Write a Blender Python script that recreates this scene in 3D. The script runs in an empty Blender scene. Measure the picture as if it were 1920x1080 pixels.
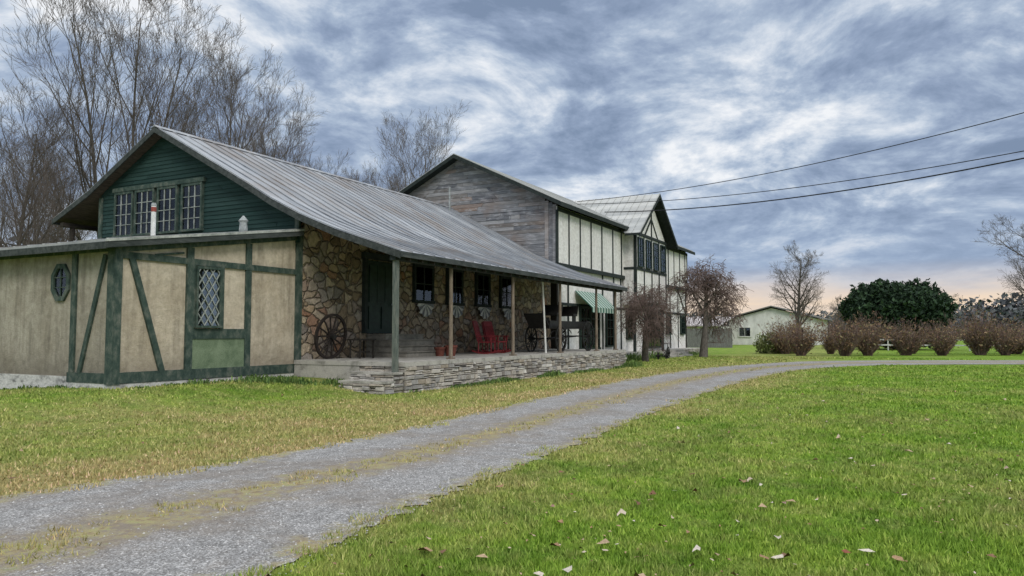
import bpy, math, random
import numpy as np
from mathutils import Vector, Matrix, noise as mnoise
random.seed(7); np.random.seed(7)
scene=bpy.context.scene
COL=scene.collection
# ------------------------------------------------------------------ helpers
class MB:
    def __init__(s): s.v=[];s.f=[];s.m=[]
    def add(s,vs,fs,mi=0):
        b=len(s.v); s.v.extend([tuple(p) for p in vs])
        for f in fs: s.f.append(tuple(b+i for i in f)); s.m.append(mi)
    def box(s,x0,x1,y0,y1,z0,z1,mi=0):
        s.add([(x0,y0,z0),(x1,y0,z0),(x1,y1,z0),(x0,y1,z0),(x0,y0,z1),(x1,y0,z1),(x1,y1,z1),(x0,y1,z1)],
              [(0,3,2,1),(4,5,6,7),(0,1,5,4),(1,2,6,5),(2,3,7,6),(3,0,4,7)],mi)
    def prism(s,poly,off,mi=0):
        n=len(poly); o=Vector(off); a=[Vector(p) for p in poly]
        nrm=(a[1]-a[0]).cross(a[2]-a[0])
        if nrm.dot(o)>0: a=a[::-1]
        b=[p+o for p in a]
        fs=[tuple(range(n)),tuple(range(2*n-1,n-1,-1))]
        for i in range(n):
            j=(i+1)%n; fs.append((j,i,n+i,n+j))
        s.add(a+b,fs,mi)
    def tube(s,a,b,ra,rb,n=6,cap=False,mi=0):
        a=Vector(a);b=Vector(b);d=b-a
        if d.length<1e-6: return
        d.normalize()
        t=Vector((0,0,1)) if abs(d.z)<.9 else Vector((1,0,0))
        u=d.cross(t).normalized(); w=d.cross(u)
        vs=[]
        for c,r in((a,ra),(b,rb)):
            for i in range(n):
                an=2*math.pi*i/n; vs.append(c+u*(r*math.cos(an))+w*(r*math.sin(an)))
        fs=[(i,n+i,n+(i+1)%n,(i+1)%n) for i in range(n)]
        if cap: fs+= [tuple(range(n)),tuple(range(2*n-1,n-1,-1))]
        s.add(vs,fs,mi)
    def ring(s,c,ax,R,w,th,n=40,mi=0):
        c=Vector(c);ax=Vector(ax).normalized()
        t=Vector((0,0,1)) if abs(ax.z)<.9 else Vector((1,0,0))
        u=ax.cross(t).normalized(); q=ax.cross(u)
        vs=[]
        for i in range(n):
            an=2*math.pi*i/n; d=u*math.cos(an)+q*math.sin(an)
            vs+= [c+d*R-ax*w/2,c+d*R+ax*w/2,c+d*(R-th)+ax*w/2,c+d*(R-th)-ax*w/2]
        fs=[]
        for i in range(n):
            j=(i+1)%n
            for k in range(4):
                l=(k+1)%4; fs.append((4*i+k,4*j+k,4*j+l,4*i+l))
        s.add(vs,fs,mi)
def link(o): COL.objects.link(o); return o
def empty(name,loc,label,category,group=None):
    o=bpy.data.objects.new(name,None); o.empty_display_size=.3; o.location=loc; link(o)
    o["label"]=label; o["category"]=category
    if group: o["group"]=group
    return o
def rootloc(p):
    while p.parent: p=p.parent
    return Vector(p.location)
def build(name,mb,mats,parent=None,loc=None,smooth=False,label=None,category=None,kind=None,local=False,group=None):
    me=bpy.data.meshes.new(name)
    off=Vector((0,0,0))
    if parent is not None and not local: off=rootloc(parent)
    elif loc is not None and not local: off=Vector(loc)
    vs=[(v[0]-off.x,v[1]-off.y,v[2]-off.z) for v in mb.v]
    me.from_pydata(vs,[],mb.f)
    if not isinstance(mats,(list,tuple)): mats=[mats]
    for m in mats: me.materials.append(m)
    if len(mats)>1: me.polygons.foreach_set("material_index",mb.m)
    if smooth: me.polygons.foreach_set("use_smooth",[True]*len(me.polygons))
    me.update()
    o=bpy.data.objects.new(name,me); link(o)
    if parent is not None: o.parent=parent
    elif loc is not None: o.location=loc
    if label:o["label"]=label
    if category:o["category"]=category
    if kind:o["kind"]=kind
    if group:o["group"]=group
    return o
def npmesh(name,verts,k,mat,**kw):
    verts=np.asarray(verts,dtype=np.float32).reshape(-1,3); n=len(verts); nf=n//k
    me=bpy.data.meshes.new(name); me.vertices.add(n); me.vertices.foreach_set("co",verts.ravel())
    me.loops.add(n); me.loops.foreach_set("vertex_index",np.arange(n,dtype=np.int32))
    me.polygons.add(nf); me.polygons.foreach_set("loop_start",np.arange(0,n,k,dtype=np.int32))
    me.polygons.foreach_set("loop_total",np.full(nf,k,dtype=np.int32))
    me.materials.append(mat); me.update(calc_edges=True); me.validate()
    return me
def obj(name,me,parent=None,loc=(0,0,0),**kw):
    o=bpy.data.objects.new(name,me); link(o); o.parent=parent; o.location=loc
    for k,v in kw.items(): o[k]=v
    return o
EPS=[0]
class PL:
    def __init__(s,axis,c): s.a=axis;s.c=c
    def pt(s,u,v,w): return (u,s.c-w,v) if s.a=='y' else (s.c-w,u,v)
    def box(s,mb,u0,u1,v0,v1,w0,w1,mi=0,eps=True):
        if eps:
            EPS[0]=(EPS[0]+1)%9; w1=w1+.0021*EPS[0]
        if s.a=='y': mb.box(u0,u1,s.c-w1,s.c-w0,v0,v1,mi)
        else: mb.box(s.c-w1,s.c-w0,u0,u1,v0,v1,mi)
    def beam(s,mb,u0,v0,u1,v1,wd,w0,w1,mi=0):
        EPS[0]=(EPS[0]+1)%9; w1=w1+.0021*EPS[0]
        d=Vector((u1-u0,v1-v0)); d.normalize(); p=Vector((-d.y,d.x))*wd/2
        pts=[(u0+p.x,v0+p.y),(u0-p.x,v0-p.y),(u1-p.x,v1-p.y),(u1+p.x,v1+p.y)]
        A=[s.pt(a,b,w0) for a,b in pts]; B=Vector(s.pt(0,0,w1))-Vector(s.pt(0,0,w0))
        mb.prism(A,B,mi)
def S(x,a,b):
    t=np.clip((x-a)/(b-a),0,1); return t*t*(3-2*t)
def gh(x,y):
    return .33*S(y,12.0,15.2)*(1-.6*S(y,16.5,21.5))*S(x,2,8)*(1-S(x,19,23))
# ------------------------------------------------------------------ materials
class NT:
    def __init__(s,name):
        s.m=bpy.data.materials.new(name); s.m.use_nodes=True; s.t=s.m.node_tree
        s.b=s.t.nodes['Principled BSDF']; s.out=s.t.nodes['Material Output']
        s.pos=s.n('ShaderNodeNewGeometry').outputs['Position']
    def n(s,ty,**kw):
        nd=s.t.nodes.new(ty)
        for k,v in kw.items(): setattr(nd,k,v)
        return nd
    def l(s,a,b): s.t.links.new(a,b)
    def inp(s,sock,val):
        if isinstance(val,bpy.types.NodeSocket): s.l(val,sock)
        else:
            if hasattr(sock.default_value,'__len__') and not hasattr(val,'__len__'): val=(val,)*len(sock.default_value)
            if hasattr(val,'__len__') and len(sock.default_value)==4 and len(val)==3: val=(*val,1)
            sock.default_value=val
    def vmul(s,v,k):
        nd=s.n('ShaderNodeVectorMath',operation='MULTIPLY'); s.l(v,nd.inputs[0]); nd.inputs[1].default_value=k; return nd.outputs[0]
    def vadd(s,v,k):
        nd=s.n('ShaderNodeVectorMath',operation='ADD'); s.l(v,nd.inputs[0]); nd.inputs[1].default_value=k; return nd.outputs[0]
    def noise(s,scale,detail=4,rough=.6,dist=0,vec=None):
        nd=s.n('ShaderNodeTexNoise'); nd.inputs['Scale'].default_value=scale; nd.inputs['Detail'].default_value=detail
        nd.inputs['Roughness'].default_value=rough; nd.inputs['Distortion'].default_value=dist
        s.l(vec if vec is not None else s.pos,nd.inputs['Vector']); return nd.outputs['Fac']
    def math(s,op,a,b=0,c=None,clamp=False):
        nd=s.n('ShaderNodeMath',operation=op,use_clamp=clamp); s.inp(nd.inputs[0],a); s.inp(nd.inputs[1],b)
        if c is not None: s.inp(nd.inputs[2],c)
        return nd.outputs[0]
    def mr(s,v,a,b,c=0,d=1,smooth=False):
        nd=s.n('ShaderNodeMapRange'); 
        if smooth: nd.interpolation_type='SMOOTHSTEP'
        s.inp(nd.inputs[0],v)
        for i,x in enumerate((a,b,c,d)): nd.inputs[i+1].default_value=x
        return nd.outputs[0]
    def ramp(s,fac,stops,interp='LINEAR'):
        nd=s.n('ShaderNodeValToRGB'); cr=nd.color_ramp; cr.interpolation=interp
        while len(cr.elements)<len(stops): cr.elements.new(.5)
        for e,(p,c) in zip(cr.elements,stops):
            e.position=p; e.color=(*c,1) if hasattr(c,'__len__') else (c,c,c,1)
        s.l(fac,nd.inputs[0]); return nd.outputs[0]
    def mix(s,f,a,b,mode='MIX'):
        nd=s.n('ShaderNodeMix',data_type='RGBA',blend_type=mode); s.inp(nd.inputs[0],f); s.inp(nd.inputs[6],a); s.inp(nd.inputs[7],b); return nd.outputs[2]
    def bump(s,h,strength=.3,dist=.02,normal=None):
        nd=s.n('ShaderNodeBump'); nd.inputs['Strength'].default_value=strength; nd.inputs['Distance'].default_value=dist
        s.l(h,nd.inputs['Height'])
        if normal is not None: s.l(normal,nd.inputs['Normal'])
        s.l(nd.outputs[0],s.b.inputs['Normal']); return nd.outputs[0]
    def done(s,col,rough=.8,metal=0,spec=.3):
        s.inp(s.b.inputs['Base Color'],col); s.inp(s.b.inputs['Roughness'],rough); s.b.inputs['Metallic'].default_value=metal
        s.b.inputs['Specular IOR Level'].default_value=spec
        return s.m
def simple(name,c1,c2,scale=4,stretch=(1,1,1),rough=.8,bump=.2,fine=40,lo=.35,hi=.65,c3=None,spec=.3,dist=.01):
    t=NT(name); v=t.vmul(t.pos,stretch); a=t.noise(scale,5,.65,.3,v)
    st=[(lo,c1),(hi,c2)]
    if c3: st=[(lo,c1),((lo+hi)/2,c2),(hi+.08,c3)]
    c=t.ramp(a,st)
    if bump:
        f=t.noise(fine,3,.6,0,v)
        c=t.mix(1,c,t.ramp(f,[(.3,(.75,.75,.75)),(.7,(1.1,1.1,1.1))]),'MULTIPLY')
        t.bump(t.math('ADD',t.math('MULTIPLY',f,.6),a),bump,dist)
    return t.done(c,rough,0,spec)
M={}
M['green_trim']=simple('green_trim_paint',(.024,.045,.037),(.05,.078,.063),6,(1,1,.6),.75,.3,60,c3=(.16,.17,.14))
M['post_green']=simple('faded_green_post',(.06,.08,.068),(.13,.15,.13),6,(3,3,.4),.8,.3,60,c3=(.2,.2,.17))
M['dark_trim']=simple('dark_trim_paint',(.012,.018,.018),(.03,.04,.036),5,rough=.8)
M['dark_wood']=simple('dark_old_wood',(.018,.015,.012),(.05,.042,.034),5,(1,6,6),.85)
M['fascia']=simple('weathered_fascia',(.025,.032,.03),(.075,.083,.08),3,(.7,3,3),.8)
M['soffit']=simple('soffit_boards',(.05,.04,.03),(.12,.095,.07),3,(1,8,1),.9)
M['post_wood']=simple('post_wood',(.13,.10,.075),(.27,.22,.165),4,(4,4,.6),.85)
M['green_stucco']=simple('mossy_green_stucco',(.12,.17,.10),(.21,.27,.17),3,bump=.5)
M['concrete']=simple('old_concrete',(.22,.21,.185),(.42,.40,.36),2.5,bump=.4,c3=(.48,.46,.41))
M['step_concrete']=simple('dark_step_concrete',(.14,.13,.11),(.28,.26,.22),2.5,bump=.4)  # darker concrete tone, used for the door steps
M['foundation']=simple('limewashed_foundation',(.20,.20,.19),(.55,.54,.51),3,(1,1,2),.9,.6,15,c3=(.74,.73,.69))
M['plain_white']=simple('aged_white_render',(.55,.55,.52),(.78,.775,.74),1.3,(1,1,.4),.85,.15)
M['bunting']=simple('grey_white_cloth',(.4,.4,.38),(.72,.71,.68),12)
M['bunting_dark']=simple('grey_cloth_stripe',(.12,.13,.14),(.25,.25,.27),12)
M['bark']=simple('grey_bark',(.06,.052,.046),(.17,.15,.13),6,(3,3,.8),.95,.5)
M['twig']=simple('twig_bark',(.085,.07,.06),(.15,.125,.105),1,rough=.95,bump=0)
M['red_twig']=simple('reddish_twig_bark',(.11,.075,.065),(.20,.145,.125),1,rough=.95,bump=0)
M['black_iron']=simple('black_painted_wood',(.006,.006,.006),(.022,.02,.018),8,rough=.55)
M['wheel_wood']=simple('wheel_wood',(.012,.009,.008),(.035,.025,.02),8,rough=.75)
M['red_paint']=simple('dark_red_paint',(.13,.012,.016),(.24,.025,.03),8,rough=.5)
M['terracotta']=simple('terracotta',(.10,.03,.022),(.18,.06,.04),8)
M['white_pipe']=simple('white_metal',(.6,.6,.58),(.8,.8,.78),6,rough=.5)
M['red_cap']=simple('red_cap_metal',(.22,.05,.04),(.30,.07,.05),6,rough=.6)
M['grey_metal']=simple('grey_metal',(.2,.22,.22),(.4,.42,.42),6,rough=.4)
M['curtain']=simple('lace_curtain',(.25,.26,.27),(.7,.7,.68),9,(1,1,.35),.9,.2,50)
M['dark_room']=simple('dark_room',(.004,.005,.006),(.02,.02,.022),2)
M['door_green']=simple('dark_green_door_paint',(.008,.018,.015),(.02,.04,.032),6,rough=.5)
M['cable']=simple('black_cable',(.01,.01,.012),(.03,.03,.035),3)
M['tin_pale']=simple('pale_tin',(.40,.36,.35),(.58,.53,.51),.8,(1,.3,1),.6)
M['grey_plank']=simple('grey_plank_wood',(.10,.10,.095),(.25,.25,.24),4,(6,6,.5),.9)
M['lean_white']=simple('peeling_edge',(.17,.19,.175),(.52,.53,.49),3,(1,1,1))
M['bar_grey']=simple('faded_glazing_bar',(.18,.21,.19),(.42,.44,.41),5)
def stucco(name,base,dark,stain=.6,zb=None):
    t=NT(name); a=t.noise(.9,5,.6,.5); b=t.noise(6,6,.7); f=t.noise(55,4,.7); st=t.noise(1.0,6,.65,0,t.vmul(t.pos,(3,3,.3)))
    c=t.mix(t.mr(a,.35,.7),base,dark); c=t.mix(t.math('MULTIPLY',t.mr(st,.48,.72),stain),c,tuple(x*.45 for x in dark))
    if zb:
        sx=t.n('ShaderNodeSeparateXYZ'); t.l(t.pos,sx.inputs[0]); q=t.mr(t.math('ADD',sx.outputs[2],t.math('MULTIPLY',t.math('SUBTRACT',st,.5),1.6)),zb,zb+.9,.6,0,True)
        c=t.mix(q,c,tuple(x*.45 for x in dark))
    c=t.mix(1,c,t.ramp(b,[(.3,(.70,.69,.67)),(.7,(1.08,1.08,1.08))]),'MULTIPLY')
    t.bump(t.math('ADD',b,t.math('MULTIPLY',f,.5)),.8,.04); return t.done(c,.92)
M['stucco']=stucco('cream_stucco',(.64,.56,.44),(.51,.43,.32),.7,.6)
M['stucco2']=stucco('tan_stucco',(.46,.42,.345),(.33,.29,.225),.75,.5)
M['white_wall']=stucco('white_plaster',(.84,.83,.81),(.76,.74,.71),.3)
def glass():
    t=NT('window_glass'); t.t.nodes.remove(t.b)
    tr=t.n('ShaderNodeBsdfTransparent'); gl=t.n('ShaderNodeBsdfGlossy'); gl.inputs['Roughness'].default_value=.03; gl.inputs['Color'].default_value=(.8,.85,.9,1)
    tr.inputs['Color'].default_value=(.8,.84,.84,1)
    nz=t.noise(2,2); bp=t.n('ShaderNodeBump'); bp.inputs['Strength'].default_value=.08; t.l(nz,bp.inputs['Height']); t.l(bp.outputs[0],gl.inputs['Normal'])
    fr=t.n('ShaderNodeFresnel'); fr.inputs['IOR'].default_value=1.5
    mx=t.n('ShaderNodeMixShader'); t.l(t.math('ADD',fr.outputs[0],.02),mx.inputs[0]); t.l(tr.outputs[0],mx.inputs[1]); t.l(gl.outputs[0],mx.inputs[2]); t.l(mx.outputs[0],t.out.inputs[0])
    return t.m
M['glass']=glass()
def fieldstone():
    t=NT('fieldstone_masonry'); 
    w=t.n('ShaderNodeTexNoise'); w.inputs['Scale'].default_value=1.4; t.l(t.pos,w.inputs['Vector'])
    d=t.n('ShaderNodeVectorMath',operation='MULTIPLY_ADD'); t.l(w.outputs['Color'],d.inputs[0]); d.inputs[1].default_value=(.7,.7,.7); t.l(t.vmul(t.pos,(1,1,1.3)),d.inputs[2])
    v=t.n('ShaderNodeTexVoronoi'); v.inputs['Scale'].default_value=2.6; t.l(d.outputs[0],v.inputs['Vector'])
    e=t.n('ShaderNodeTexVoronoi',feature='DISTANCE_TO_EDGE'); e.inputs['Scale'].default_value=2.6; t.l(d.outputs[0],e.inputs['Vector'])
    sep=t.n('ShaderNodeSeparateColor'); t.l(v.outputs['Color'],sep.inputs[0])
    c=t.ramp(sep.outputs[0],[(0,(.19,.145,.10)),(.25,(.44,.34,.23)),(.45,(.24,.215,.19)),(.65,(.52,.43,.31)),(.82,(.33,.30,.27)),(1,(.33,.19,.12))])
    nz=t.noise(7,7,.78,.5); c=t.mix(1,c,t.ramp(nz,[(.25,(.38,.38,.38)),(.75,(1.35,1.3,1.25))]),'MULTIPLY')
    m=t.mr(t.math('ADD',e.outputs[0],t.math('MULTIPLY',t.math('SUBTRACT',nz,.5),.1)),.0,.045); c=t.mix(m,(.13,.105,.08),c)
    t.bump(t.math('ADD',t.math('MULTIPLY',t.mr(e.outputs[0],0,.12),1),t.math('MULTIPLY',nz,.5)),1,.08)
    return t.done(c,.9)
M['fieldstone']=fieldstone()
def island(name,stops,rough=.85,fine=20,bump=.4,trans=0,spec=.3):
    t=NT(name); g=t.n('ShaderNodeNewGeometry'); c=t.ramp(g.outputs['Random Per Island'],stops)
    if bump:
        f=t.noise(fine,5,.7); c=t.mix(1,c,t.ramp(f,[(.25,(.55,.55,.55)),(.75,(1.25,1.25,1.25))]),'MULTIPLY'); t.bump(f,bump,.02)
    m=t.done(c,rough,0,spec)
    if trans:
        tl=t.n('ShaderNodeBsdfTranslucent'); t.l(c,tl.inputs[0]); mx=t.n('ShaderNodeMixShader'); mx.inputs[0].default_value=trans
        t.l(t.b.outputs[0],mx.inputs[1]); t.l(tl.outputs[0],mx.inputs[2]); t.l(mx.outputs[0],t.out.inputs[0])
    return m
M['ledge']=island('stacked_ledgestone',[(0,(.17,.15,.135)),(.2,(.44,.40,.34)),(.4,(.27,.26,.25)),(.6,(.54,.50,.44)),(.8,(.33,.28,.22)),(.9,(.64,.61,.56)),(1,(.20,.18,.16))],fine=9)
M['mortar']=simple('dark_mortar',(.02,.018,.016),(.06,.05,.042),9)
M['yew']=island('yew_needles',[(0,(.008,.02,.01)),(.6,(.02,.045,.02)),(1,(.045,.085,.035))],bump=0)
M['shrub_leaf']=island('russet_leaves',[(0,(.11,.06,.04)),(.4,(.21,.125,.075)),(.75,(.30,.21,.12)),(1,(.20,.20,.09))],bump=0,trans=.2)
M['weed']=island('weed_leaves',[(0,(.04,.085,.02)),(1,(.16,.24,.06))],bump=0)
M['bush_leaf']=island('dull_green_leaves',[(0,(.07,.09,.03)),(.6,(.15,.18,.06)),(1,(.27,.27,.12))],bump=0)
M['farwood']=island('distant_woodland',[(0,(.08,.09,.10)),(.5,(.13,.13,.14)),(1,(.09,.12,.11))],bump=0)  # leaf tones greyed and blued, distance haze painted into the colour
M['fallen']=island('fallen_leaf',[(0,(.13,.065,.035)),(.35,(.33,.20,.11)),(.7,(.45,.34,.22)),(.9,(.6,.54,.46)),(1,(.22,.07,.04))],fine=60,bump=.2)
M['pebble']=island('pebbles',[(0,(.13,.125,.12)),(.5,(.29,.285,.28)),(1,(.5,.49,.48))],bump=0)
def boards(name,stops,c0=.5,patch=None):
    t=NT(name); g=t.n('ShaderNodeNewGeometry')
    c=t.ramp(g.outputs['Random Per Island'],stops); v=t.vmul(t.pos,(1,.8,9)); a=t.noise(2.2,7,.75,.3,v); b=t.noise(.5,4,.6); k=t.noise(1.7,6,.7,0,t.vmul(t.pos,(1,1,3)))
    if patch: c=t.mix(t.math('MULTIPLY',t.mr(k,.5,.66),.75),c,patch)
    c=t.mix(1,c,t.ramp(a,[(.25,(c0,c0,c0)),(.5,(1,1,1)),(.78,(1.55,1.55,1.55))]),'MULTIPLY')
    c=t.mix(t.math('MULTIPLY',t.mr(b,.5,.7),.5),c,stops[-1][1]); t.bump(a,.4,.012); return t.done(c,.85)
M['weathered']=boards('weathered_barn_boards',[(0,(.11,.115,.13)),(.35,(.21,.215,.23)),(.6,(.15,.135,.125)),(.85,(.31,.31,.32)),(1,(.21,.145,.11))],.35,(.38,.38,.40))
M['clap']=boards('green_clapboard',[(0,(.010,.030,.027)),(.5,(.015,.041,.037)),(1,(.024,.054,.049))],.7)
def metalroof(name,a1,a2,rust,pitch=.55,rustamt=.6):
    t=NT(name); sx=t.n('ShaderNodeSeparateXYZ'); t.l(t.pos,sx.inputs[0])
    cell=t.math('FLOOR',t.math('DIVIDE',sx.outputs[0],pitch)); wn=t.n('ShaderNodeTexWhiteNoise',noise_dimensions='1D'); t.l(cell,wn.inputs['W'])
    st=t.noise(1,8,.72,.2,t.vmul(t.pos,(5,.4,.4))); bl=t.noise(.35,5,.6,.5); fn=t.noise(25,4,.7)
    c=t.mix(t.mr(st,.38,.62),a1,a2); c=t.mix(1,c,t.ramp(wn.outputs[0],[(0,(.72,.73,.74)),(1,(1.15,1.14,1.12))]),'MULTIPLY')
    r=t.math('MULTIPLY',t.mr(t.math('ADD',t.math('MULTIPLY',st,.6),t.math('MULTIPLY',bl,.5)),.53,.66),rustamt)
    c=t.mix(r,c,rust); c=t.mix(1,c,t.ramp(fn,[(.3,(.86,.86,.86)),(.7,(1.07,1.07,1.07))]),'MULTIPLY')
    t.bump(st,.12,.02); return t.done(c,t.mr(st,.3,.7,.45,.7),.15,.4)
M['metal']=metalroof('weathered_standing_seam',(.20,.215,.24),(.43,.45,.48),(.18,.15,.13),.55,.8)
M['metal2']=metalroof('pale_standing_seam',(.36,.37,.36),(.52,.53,.52),(.25,.22,.19),.45,.3)
M['lean_roof']=metalroof('lean_to_tin',(.25,.26,.26),(.45,.46,.45),(.2,.15,.12),.6)
def awning():
    t=NT('striped_awning'); sx=t.n('ShaderNodeSeparateXYZ'); t.l(t.pos,sx.inputs[0])
    f=t.math('GREATER_THAN',t.math('FRACT',t.math('DIVIDE',sx.outputs[0],.42)),.5)
    return t.done(t.mix(f,(.035,.12,.085),(.42,.5,.44)),.7)
M['awning']=awning()
def grasscol(t):
    sx=t.n('ShaderNodeSeparateXYZ'); t.l(t.pos,sx.inputs[0])
    p=t.mr(sx.outputs[1],0,20)
    d=t.ramp(p,[(0,.10),(.13,.18),(.20,.45),(.26,.75),(.39,.9),(.47,.78),(.58,.6),(.68,.35),(1,.28)])
    n1=t.noise(.35,4,.6,.4); n2=t.noise(2.6,5,.7,.3)
    f=t.math('ADD',d,t.math('ADD',t.math('MULTIPLY',t.math('SUBTRACT',n1,.5),1.6),t.math('MULTIPLY',t.math('SUBTRACT',n2,.5),1.4)),clamp=True)
    far=t.mr(sx.outputs[0],24,40); f=t.math('MULTIPLY',f,t.mr(far,0,1,1,.6))
    g=t.ramp(t.noise(.9,5,.7),[(.3,(.10,.195,.020)),(.5,(.18,.30,.032)),(.7,(.28,.385,.055))])
    dr=t.ramp(t.noise(9,3,.6),[(.3,(.30,.235,.10)),(.7,(.50,.43,.19))])
    return t.mix(f,g,dr)
def grass(blade):
    t=NT('lawn_blades' if blade else 'lawn_turf'); c=grasscol(t)
    if blade:
        g=t.n('ShaderNodeNewGeometry'); c=t.mix(1,c,t.ramp(g.outputs['Random Per Island'],[(0,(.6,.64,.6)),(.5,(1.02,1.02,1.02)),(.9,(1.4,1.3,1.5)),(1,(1.9,1.5,2.6))]),'MULTIPLY')
        return t.done(c,.7,0,.2)
    f=t.noise(45,4,.75); f2=t.noise(12,4,.7)
    c=t.mix(1,c,t.ramp(f,[(.3,(.5,.55,.5)),(.7,(1.2,1.2,1.2))]),'MULTIPLY'); c=t.mix(1,c,t.ramp(f2,[(.3,(.7,.74,.7)),(.7,(1.14,1.14,1.1))]),'MULTIPLY')
    t.bump(t.math('ADD',f,f2),.8,.05); return t.done(c,.9,0,.1)
M['turf']=grass(False); M['blade']=grass(True)
def gravel():
    t=NT('gravel_track'); uv=t.n('ShaderNodeUVMap'); sx=t.n('ShaderNodeSeparateXYZ'); t.l(uv.outputs[0],sx.inputs[0])
    v=t.n('ShaderNodeTexVoronoi'); v.inputs['Scale'].default_value=85; t.l(t.pos,v.inputs['Vector']); sc=t.n('ShaderNodeSeparateColor'); t.l(v.outputs['Color'],sc.inputs[0])
    g=t.ramp(sc.outputs[0],[(0,(.13,.125,.12)),(.5,(.25,.245,.24)),(.85,(.36,.355,.35)),(1,(.56,.55,.54))])
    big=t.noise(.8,6,.7,.5); mid=t.noise(5,6,.75)
    g=t.mix(t.math('MULTIPLY',t.mr(big,.46,.62),.65),g,(.20,.175,.15))
    g=t.mix(1,g,t.ramp(mid,[(.3,(.68,.68,.68)),(.7,(1.17,1.17,1.17))]),'MULTIPLY')
    dist=t.math('ABSOLUTE',t.math('SUBTRACT',sx.outputs[0],.5))
    nz=t.math('SUBTRACT',t.noise(1.6,8,.8,.3),.5)
    w=t.math('ADD',dist,t.math('MULTIPLY',nz,.46))
    med=t.mr(w,.14,.03,0,1); edge=t.mr(w,.41,.5,0,1); dirt=t.mr(w,.22,.06,0,1)
    g=t.mix(t.math('MULTIPLY',dirt,.6),g,(.20,.16,.12))
    dry=t.ramp(t.noise(8,6,.8),[(.3,(.11,.08,.05)),(.44,(.24,.19,.11)),(.56,(.31,.28,.14)),(.66,(.19,.24,.08))])
    hole=t.mr(t.noise(3.3,6,.75),.42,.52,.1,1)
    c=t.mix(t.math('MULTIPLY',t.math('MAXIMUM',med,edge),t.math('MULTIPLY',hole,.95)),g,dry)
    t.bump(t.math('ADD',v.outputs['Distance'],mid),.45,.012); return t.done(c,.95,0,.15)
M['gravel']=gravel()
# ------------------------------------------------------------------ ground
def axis(lo,hi,near0,near1,step):
    a=list(np.arange(near0,near1+1e-6,step)); x=near1;s=step
    while x<hi: s*=1.35; x+=s; a.append(x)
    x=near0;s=step
    while x>lo: s*=1.35; x-=s; a.insert(0,x)
    return np.array(a)
xs=axis(-200,2500,0,40,.5); ys=axis(-1500,1500,2,24,.5)
mb=MB(); nx,ny=len(xs),len(ys)
for x in xs:
    for y in ys: mb.v.append((x,y,float(gh(x,y))))
for i in range(nx-1):
    for j in range(ny-1): mb.f.append((i*ny+j,(i+1)*ny+j,(i+1)*ny+j+1,i*ny+j+1)); mb.m.append(0)
build('ground',mb,M['turf'],kind='structure',smooth=True,label='green lawn with dry yellow patches',category='lawn')
Lp=[(-10,9.2),(-3,8.4),(4.3,7.9),(5.9,7.6),(8.3,7.42),(11.2,7.5),(16.5,8.0),(26.6,8.6),(36.9,7.98),(46,5.2),(50.7,.1),(53.9,-6.1),(56.5,-14),(58,-24)]
Rp=[(-10,0.8),(-3,2.2),(3.75,3.75),(6.2,4.1),(8.0,4.18),(10.7,4.32),(16.1,4.63),(26.2,4.85),(35.6,4.1),(41.5,1.6),(44.6,-1.5),(47.4,-6.6),(49.3,-14),(51,-24)]
def cat(P,n=26):
    P=[np.array(p,float) for p in P]; out=[]
    for i in range(len(P)-1):
        p0=P[max(i-1,0)];p1=P[i];p2=P[i+1];p3=P[min(i+2,len(P)-1)]
        for k in range(n):
            t=k/n; out.append(.5*((2*p1)+(-p0+p2)*t+(2*p0-5*p1+4*p2-p3)*t*t+(-p0+3*p1-3*p2+p3)*t**3))
    out.append(P[-1]); return np.array(out)
L=cat(Lp);R=cat(Rp); n=len(L); K=12
me=bpy.data.meshes.new('gravel_drive'); vs=[];uv=[];fs=[]
for i in range(n):
    jl=.22*mnoise.noise(Vector((i*.35,3.1,0)))+.12*mnoise.noise(Vector((i*1.3,7.1,0))); jr=.22*mnoise.noise(Vector((i*.35,13.1,0)))+.12*mnoise.noise(Vector((i*1.3,17.1,0)))
    d=(L[i]-R[i]); d/=np.linalg.norm(d); a=R[i]-d*jr; b=L[i]+d*jl
    for k in range(K+1):
        t=k/K; p=a+(b-a)*t; vs.append((p[0],p[1],.012)); uv.append((t,i/10))
for i in range(n-1):
    for k in range(K):
        a=i*(K+1)+k; fs.append((a,a+K+1,a+K+2,a+1))
me.from_pydata(vs,[],[f[::-1] for f in fs]); u=me.uv_layers.new(name='UVMap')
for lp in me.loops: u.data[lp.index].uv=uv[lp.vertex_index]
me.materials.append(M['gravel']); me.update()
o=obj('gravel_drive',me,kind='structure',label='two-track grey gravel drive with grassy middle',category='drive')
if me.polygons[0].normal.z<0: me.flip_normals()
def yL(x): return np.interp(x,L[:330,0],L[:330,1])
def yR(x): return np.interp(x,R[:330,0],R[:330,1])
def polar(n,rmin,rmax,half=37):
    r=rmin*(rmax/rmin)**np.random.rand(n); a=math.radians(27.5)+np.radians((np.random.rand(n)*2-1)*half)
    return r*np.cos(a),r*np.sin(a),r
def free(x,y):
    ok=~((x>11.15)&(y>16.05)); ok&=~((x>16.0)&(y>11.9)&(x<35.2)); ok&=~((x>34)&(y>15.1)); return ok
N=330000
x,y,r=polar(N,3.6,55); ok=free(x,y)
a=yR(x);b=yL(x); t=(y-a)/(b-a)
nz=np.array([mnoise.noise(Vector((float(p)*1.3,float(q)*1.3,0))) for p,q in zip(x,y)])
nz2=np.array([mnoise.noise(Vector((float(p)*4.3,float(q)*4.3,5))) for p,q in zip(x,y)])
inside=(t>-.01)&(t<1.01)&(x<48)
rnd=np.random.rand(N)
keep_med=(np.abs(t-.5+nz*.06)<.055+.10*nz+.07*nz2)&(rnd<.32+.55*nz2)
edgew=.05+.10*nz+.06*nz2
keep_edge=((t<edgew)|(t>1-edgew))&(rnd<.6)
ok&=(~inside)|keep_med|keep_edge
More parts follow.
